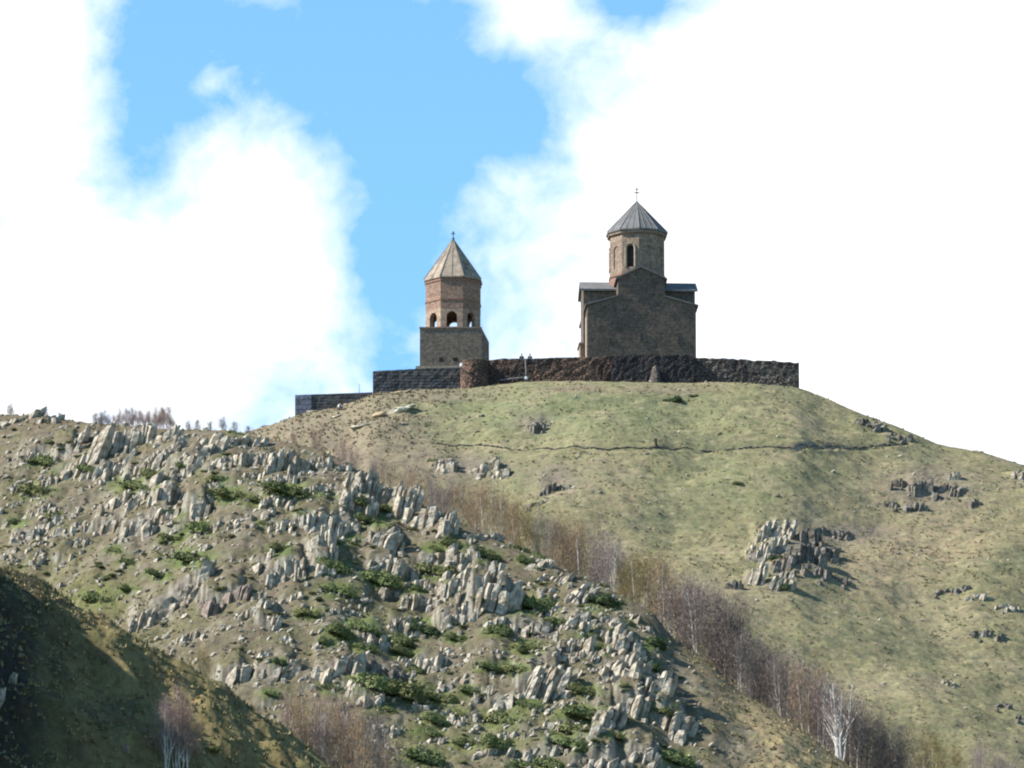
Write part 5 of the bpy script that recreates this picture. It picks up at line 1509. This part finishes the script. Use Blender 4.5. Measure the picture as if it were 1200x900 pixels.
def tree(px, py, hpx, kk, Y, zone, items, grp, wide=1.0, name='birch_tree', drop=0.0):
    p = P(px, py, Y); z = gz(p.x, Y)
    top = P(px, py - hpx, Y).z
    H = max(0.8, top - z)
    tm = TM[kk][rnd.randrange(len(TM[kk]))]
    r_ = empty(name, (p.x, Y, z), 'x', 'tree', grp)
    w = hpx * MPP(Y) * wide
    r_.scale = (w * 1.0, w * 1.0, H); r_.rotation_euler.z = rnd.uniform(0, 6.28)
    for nm, me_ in (('trunk', tm[0]), ('crown', tm[1])):
        add_obj(nm, me_, r_)
    items.append((px, py - hpx / 2, r_, TK[kk][1], zone))
    return r_


TREES = [(345, 520, 20, 'q'), (372, 527, 24, 'q'), (398, 541, 30, 'r'), (415, 552, 32, 'r'), (440, 566, 38, 'p'), (455, 574, 42, 'o'), (475, 588, 46, 'o'), (492, 595, 50, 'o'), (505, 601, 50, 'p'),
         (522, 608, 54, 'p'), (540, 613, 58, 'o'), (556, 620, 60, 'o'), (573, 629, 66, 'o'), (590, 637, 70, 'o'), (606, 643, 70, 'o'), (620, 648, 62, 'y'), (640, 658, 52, 'p'), (655, 666, 66, 'o'),
         (668, 671, 76, 'o'), (685, 679, 80, 'o'), (700, 686, 78, 'p'), (718, 694, 68, 'p'), (735, 703, 56, 'y'), (750, 712, 66, 'y'), (765, 719, 76, 'o'), (780, 738, 88, 'o'), (795, 756, 98, 'p'),
         (808, 765, 104, 'd'), (822, 774, 100, 'p'), (838, 784, 104, 'd'), (852, 799, 106, 'd'), (848, 797, 74, 'o'), (866, 812, 84, 'p'), (884, 822, 84, 'p'), (902, 832, 80, 'd'), (917, 842, 80, 'p'),
         (932, 850, 84, 'p'), (948, 862, 92, 'o'), (962, 874, 96, 'p'), (984, 892, 104, 'w'), (972, 884, 90, 'p'), (1000, 902, 104, 'p'), (1014, 910, 96, 'd'), (1028, 920, 92, 'd'), (1044, 932, 84, 'd'), (1058, 942, 84, 'd')]
items = []
for px, py, hp, kk in TREES:
    crest_y = BY(px)
    zone = ('in gully left of bell tower' if px < 492 else 'in gully below bell tower' if px < 575 else 'in gully between tower and church' if px < 680 else
            'in gully straight below church' if px < 815 else 'in gully below right wall end' if px < 930 else 'low in gully at lower right')
    tree(px, py, hp * (rnd.uniform(.82, 1.10) if kk != 'w' else 1), kk, crest_y + (1.6 if kk == 'w' else 3.5 + rnd.uniform(0, 2.5)), zone, items, 'birches in the gully behind the ridge', wide=0.95)
# second rank a little further down the back slope
for i in range(18):
    px = 405 + i * 37 + rnd.uniform(-6, 6)
    f = [t_ for t_ in TREES if abs(t_[0] - px) < 26]
    if not f: continue
    src = rnd.choice(f)
    py = np.interp(px, Bpx, Bpy)
    hp = src[2] * rnd.uniform(.72, .95)
    kk = src[3] if src[3] != 'w' else 'p'
    tree(px, py, hp, kk, BY(px) + rnd.uniform(8, 14), 'in rear row of gully' + (', left of church' if px < 680 else ', below church' if px < 815 else ', right of church'), items, 'birches in the gully behind the ridge', wide=.95)
# beyond the gully at the right bottom
for px, py, hp, kk in ((1078, 930, 80, 'y'), (1094, 935, 66, 'y'), (1110, 935, 66, 'y'), (1150, 945, 76, 'p'), (1180, 948, 72, 'p')):
    tree(px, py, hp, kk, 872 + rnd.uniform(0, 5), 'at foot of grassy hill, lower right', items, 'trees at the foot of the grassy hill', wide=.8)
# skyline saplings on the left
SKY_BUSH = [(14, 486, 14, 's'), (52, 488, 12, 's'), (70, 490, 8, 's'), (222, 503, 11, 's'), (232, 503, 12, 's'), (246, 503, 10, 's'), (263, 503, 15, 's'), (276, 505, 12, 's'), (290, 508, 10, 's')]
SKY_BUSH += [(px, 496 + (px - 110) * .07, h_, 's' if px < 133 else 'q') for px, h_ in ((112, 13), (117, 9), (122, 16), (128, 12), (134, 12), (139, 15), (144, 21), (150, 18), (154, 14), (158, 23), (164, 19), (169, 16), (175, 21), (181, 17), (186, 25), (190, 22), (194, 26), (199, 18), (204, 11))]
for px, py, hp, kk in SKY_BUSH:
    z_ = 'on skyline left of slate wall'
    tree(px, py, hp, kk, BY(px) + 1.6, z_, items, 'saplings on the left skyline', wide=1.5 if kk == 's' else 1.0, name='sapling')
# lower left gully between near ridge and rocky ridge
for px, py, hp, kk in ((238, 805, 50, 'y'), (226, 795, 38, 'y'), (345, 872, 66, 'o'), (364, 886, 82, 'o'), (384, 898, 90, 'o'), (402, 905, 92, 'p'), (420, 912, 90, 'o'), (438, 918, 80, 'p'), (458, 922, 60, 'o'), (474, 925, 46, 'r'), (330, 862, 50, 'r'),
                       (372, 905, 90, 'p'), (412, 920, 86, 'r')):
    tree(px, py, hp, kk, 505 + rnd.uniform(0, 4), 'behind dark near ridge, lower left', items, 'trees in the lower left gully', wide=.8)
for px, py, hp, kk in ((206, 900, 102, 'r'), (194, 908, 88, 'p'), (222, 915, 92, 'r'), (212, 922, 100, 'r')):
    h = hit(px, min(py, 912), 'C')
    tree(px, py, hp, kk, h[1], 'on dark near ridge, lower left', items, 'birches on the near ridge', wide=.6)
zone_labels(items, None)

# ------------------------------------------------------------------ path terrace wall
mb = MB()
pts = []
for i in range(280):
    px = 512 + i * (1062 - 512) / 279
    if 812 < px < 820: continue
    yy = float(np.interp(px, TR_PX, TR_Y)) + 0.55
    x_ = P(px, 524, yy).x; z_ = gz(x_, yy)
    s = rnd.uniform(.06, .14)
    d = IV1 * np.array([s * rnd.uniform(1.2, 2.2), s, s * rnd.uniform(.8, 1.5)]) * (1 + rs.uniform(-.2, .2, (len(IV1), 1)))
    mb.add([(x_ + q[0], yy + q[1] + rnd.uniform(-.0, .0), z_ + q[2] + .02) for q in d], [tuple(f) for f in IF1])
tag(mb.build('path_edging', M['edging']), 'long thin line of shade-dark stones edging the path across the grassy hill', 'stone edging')
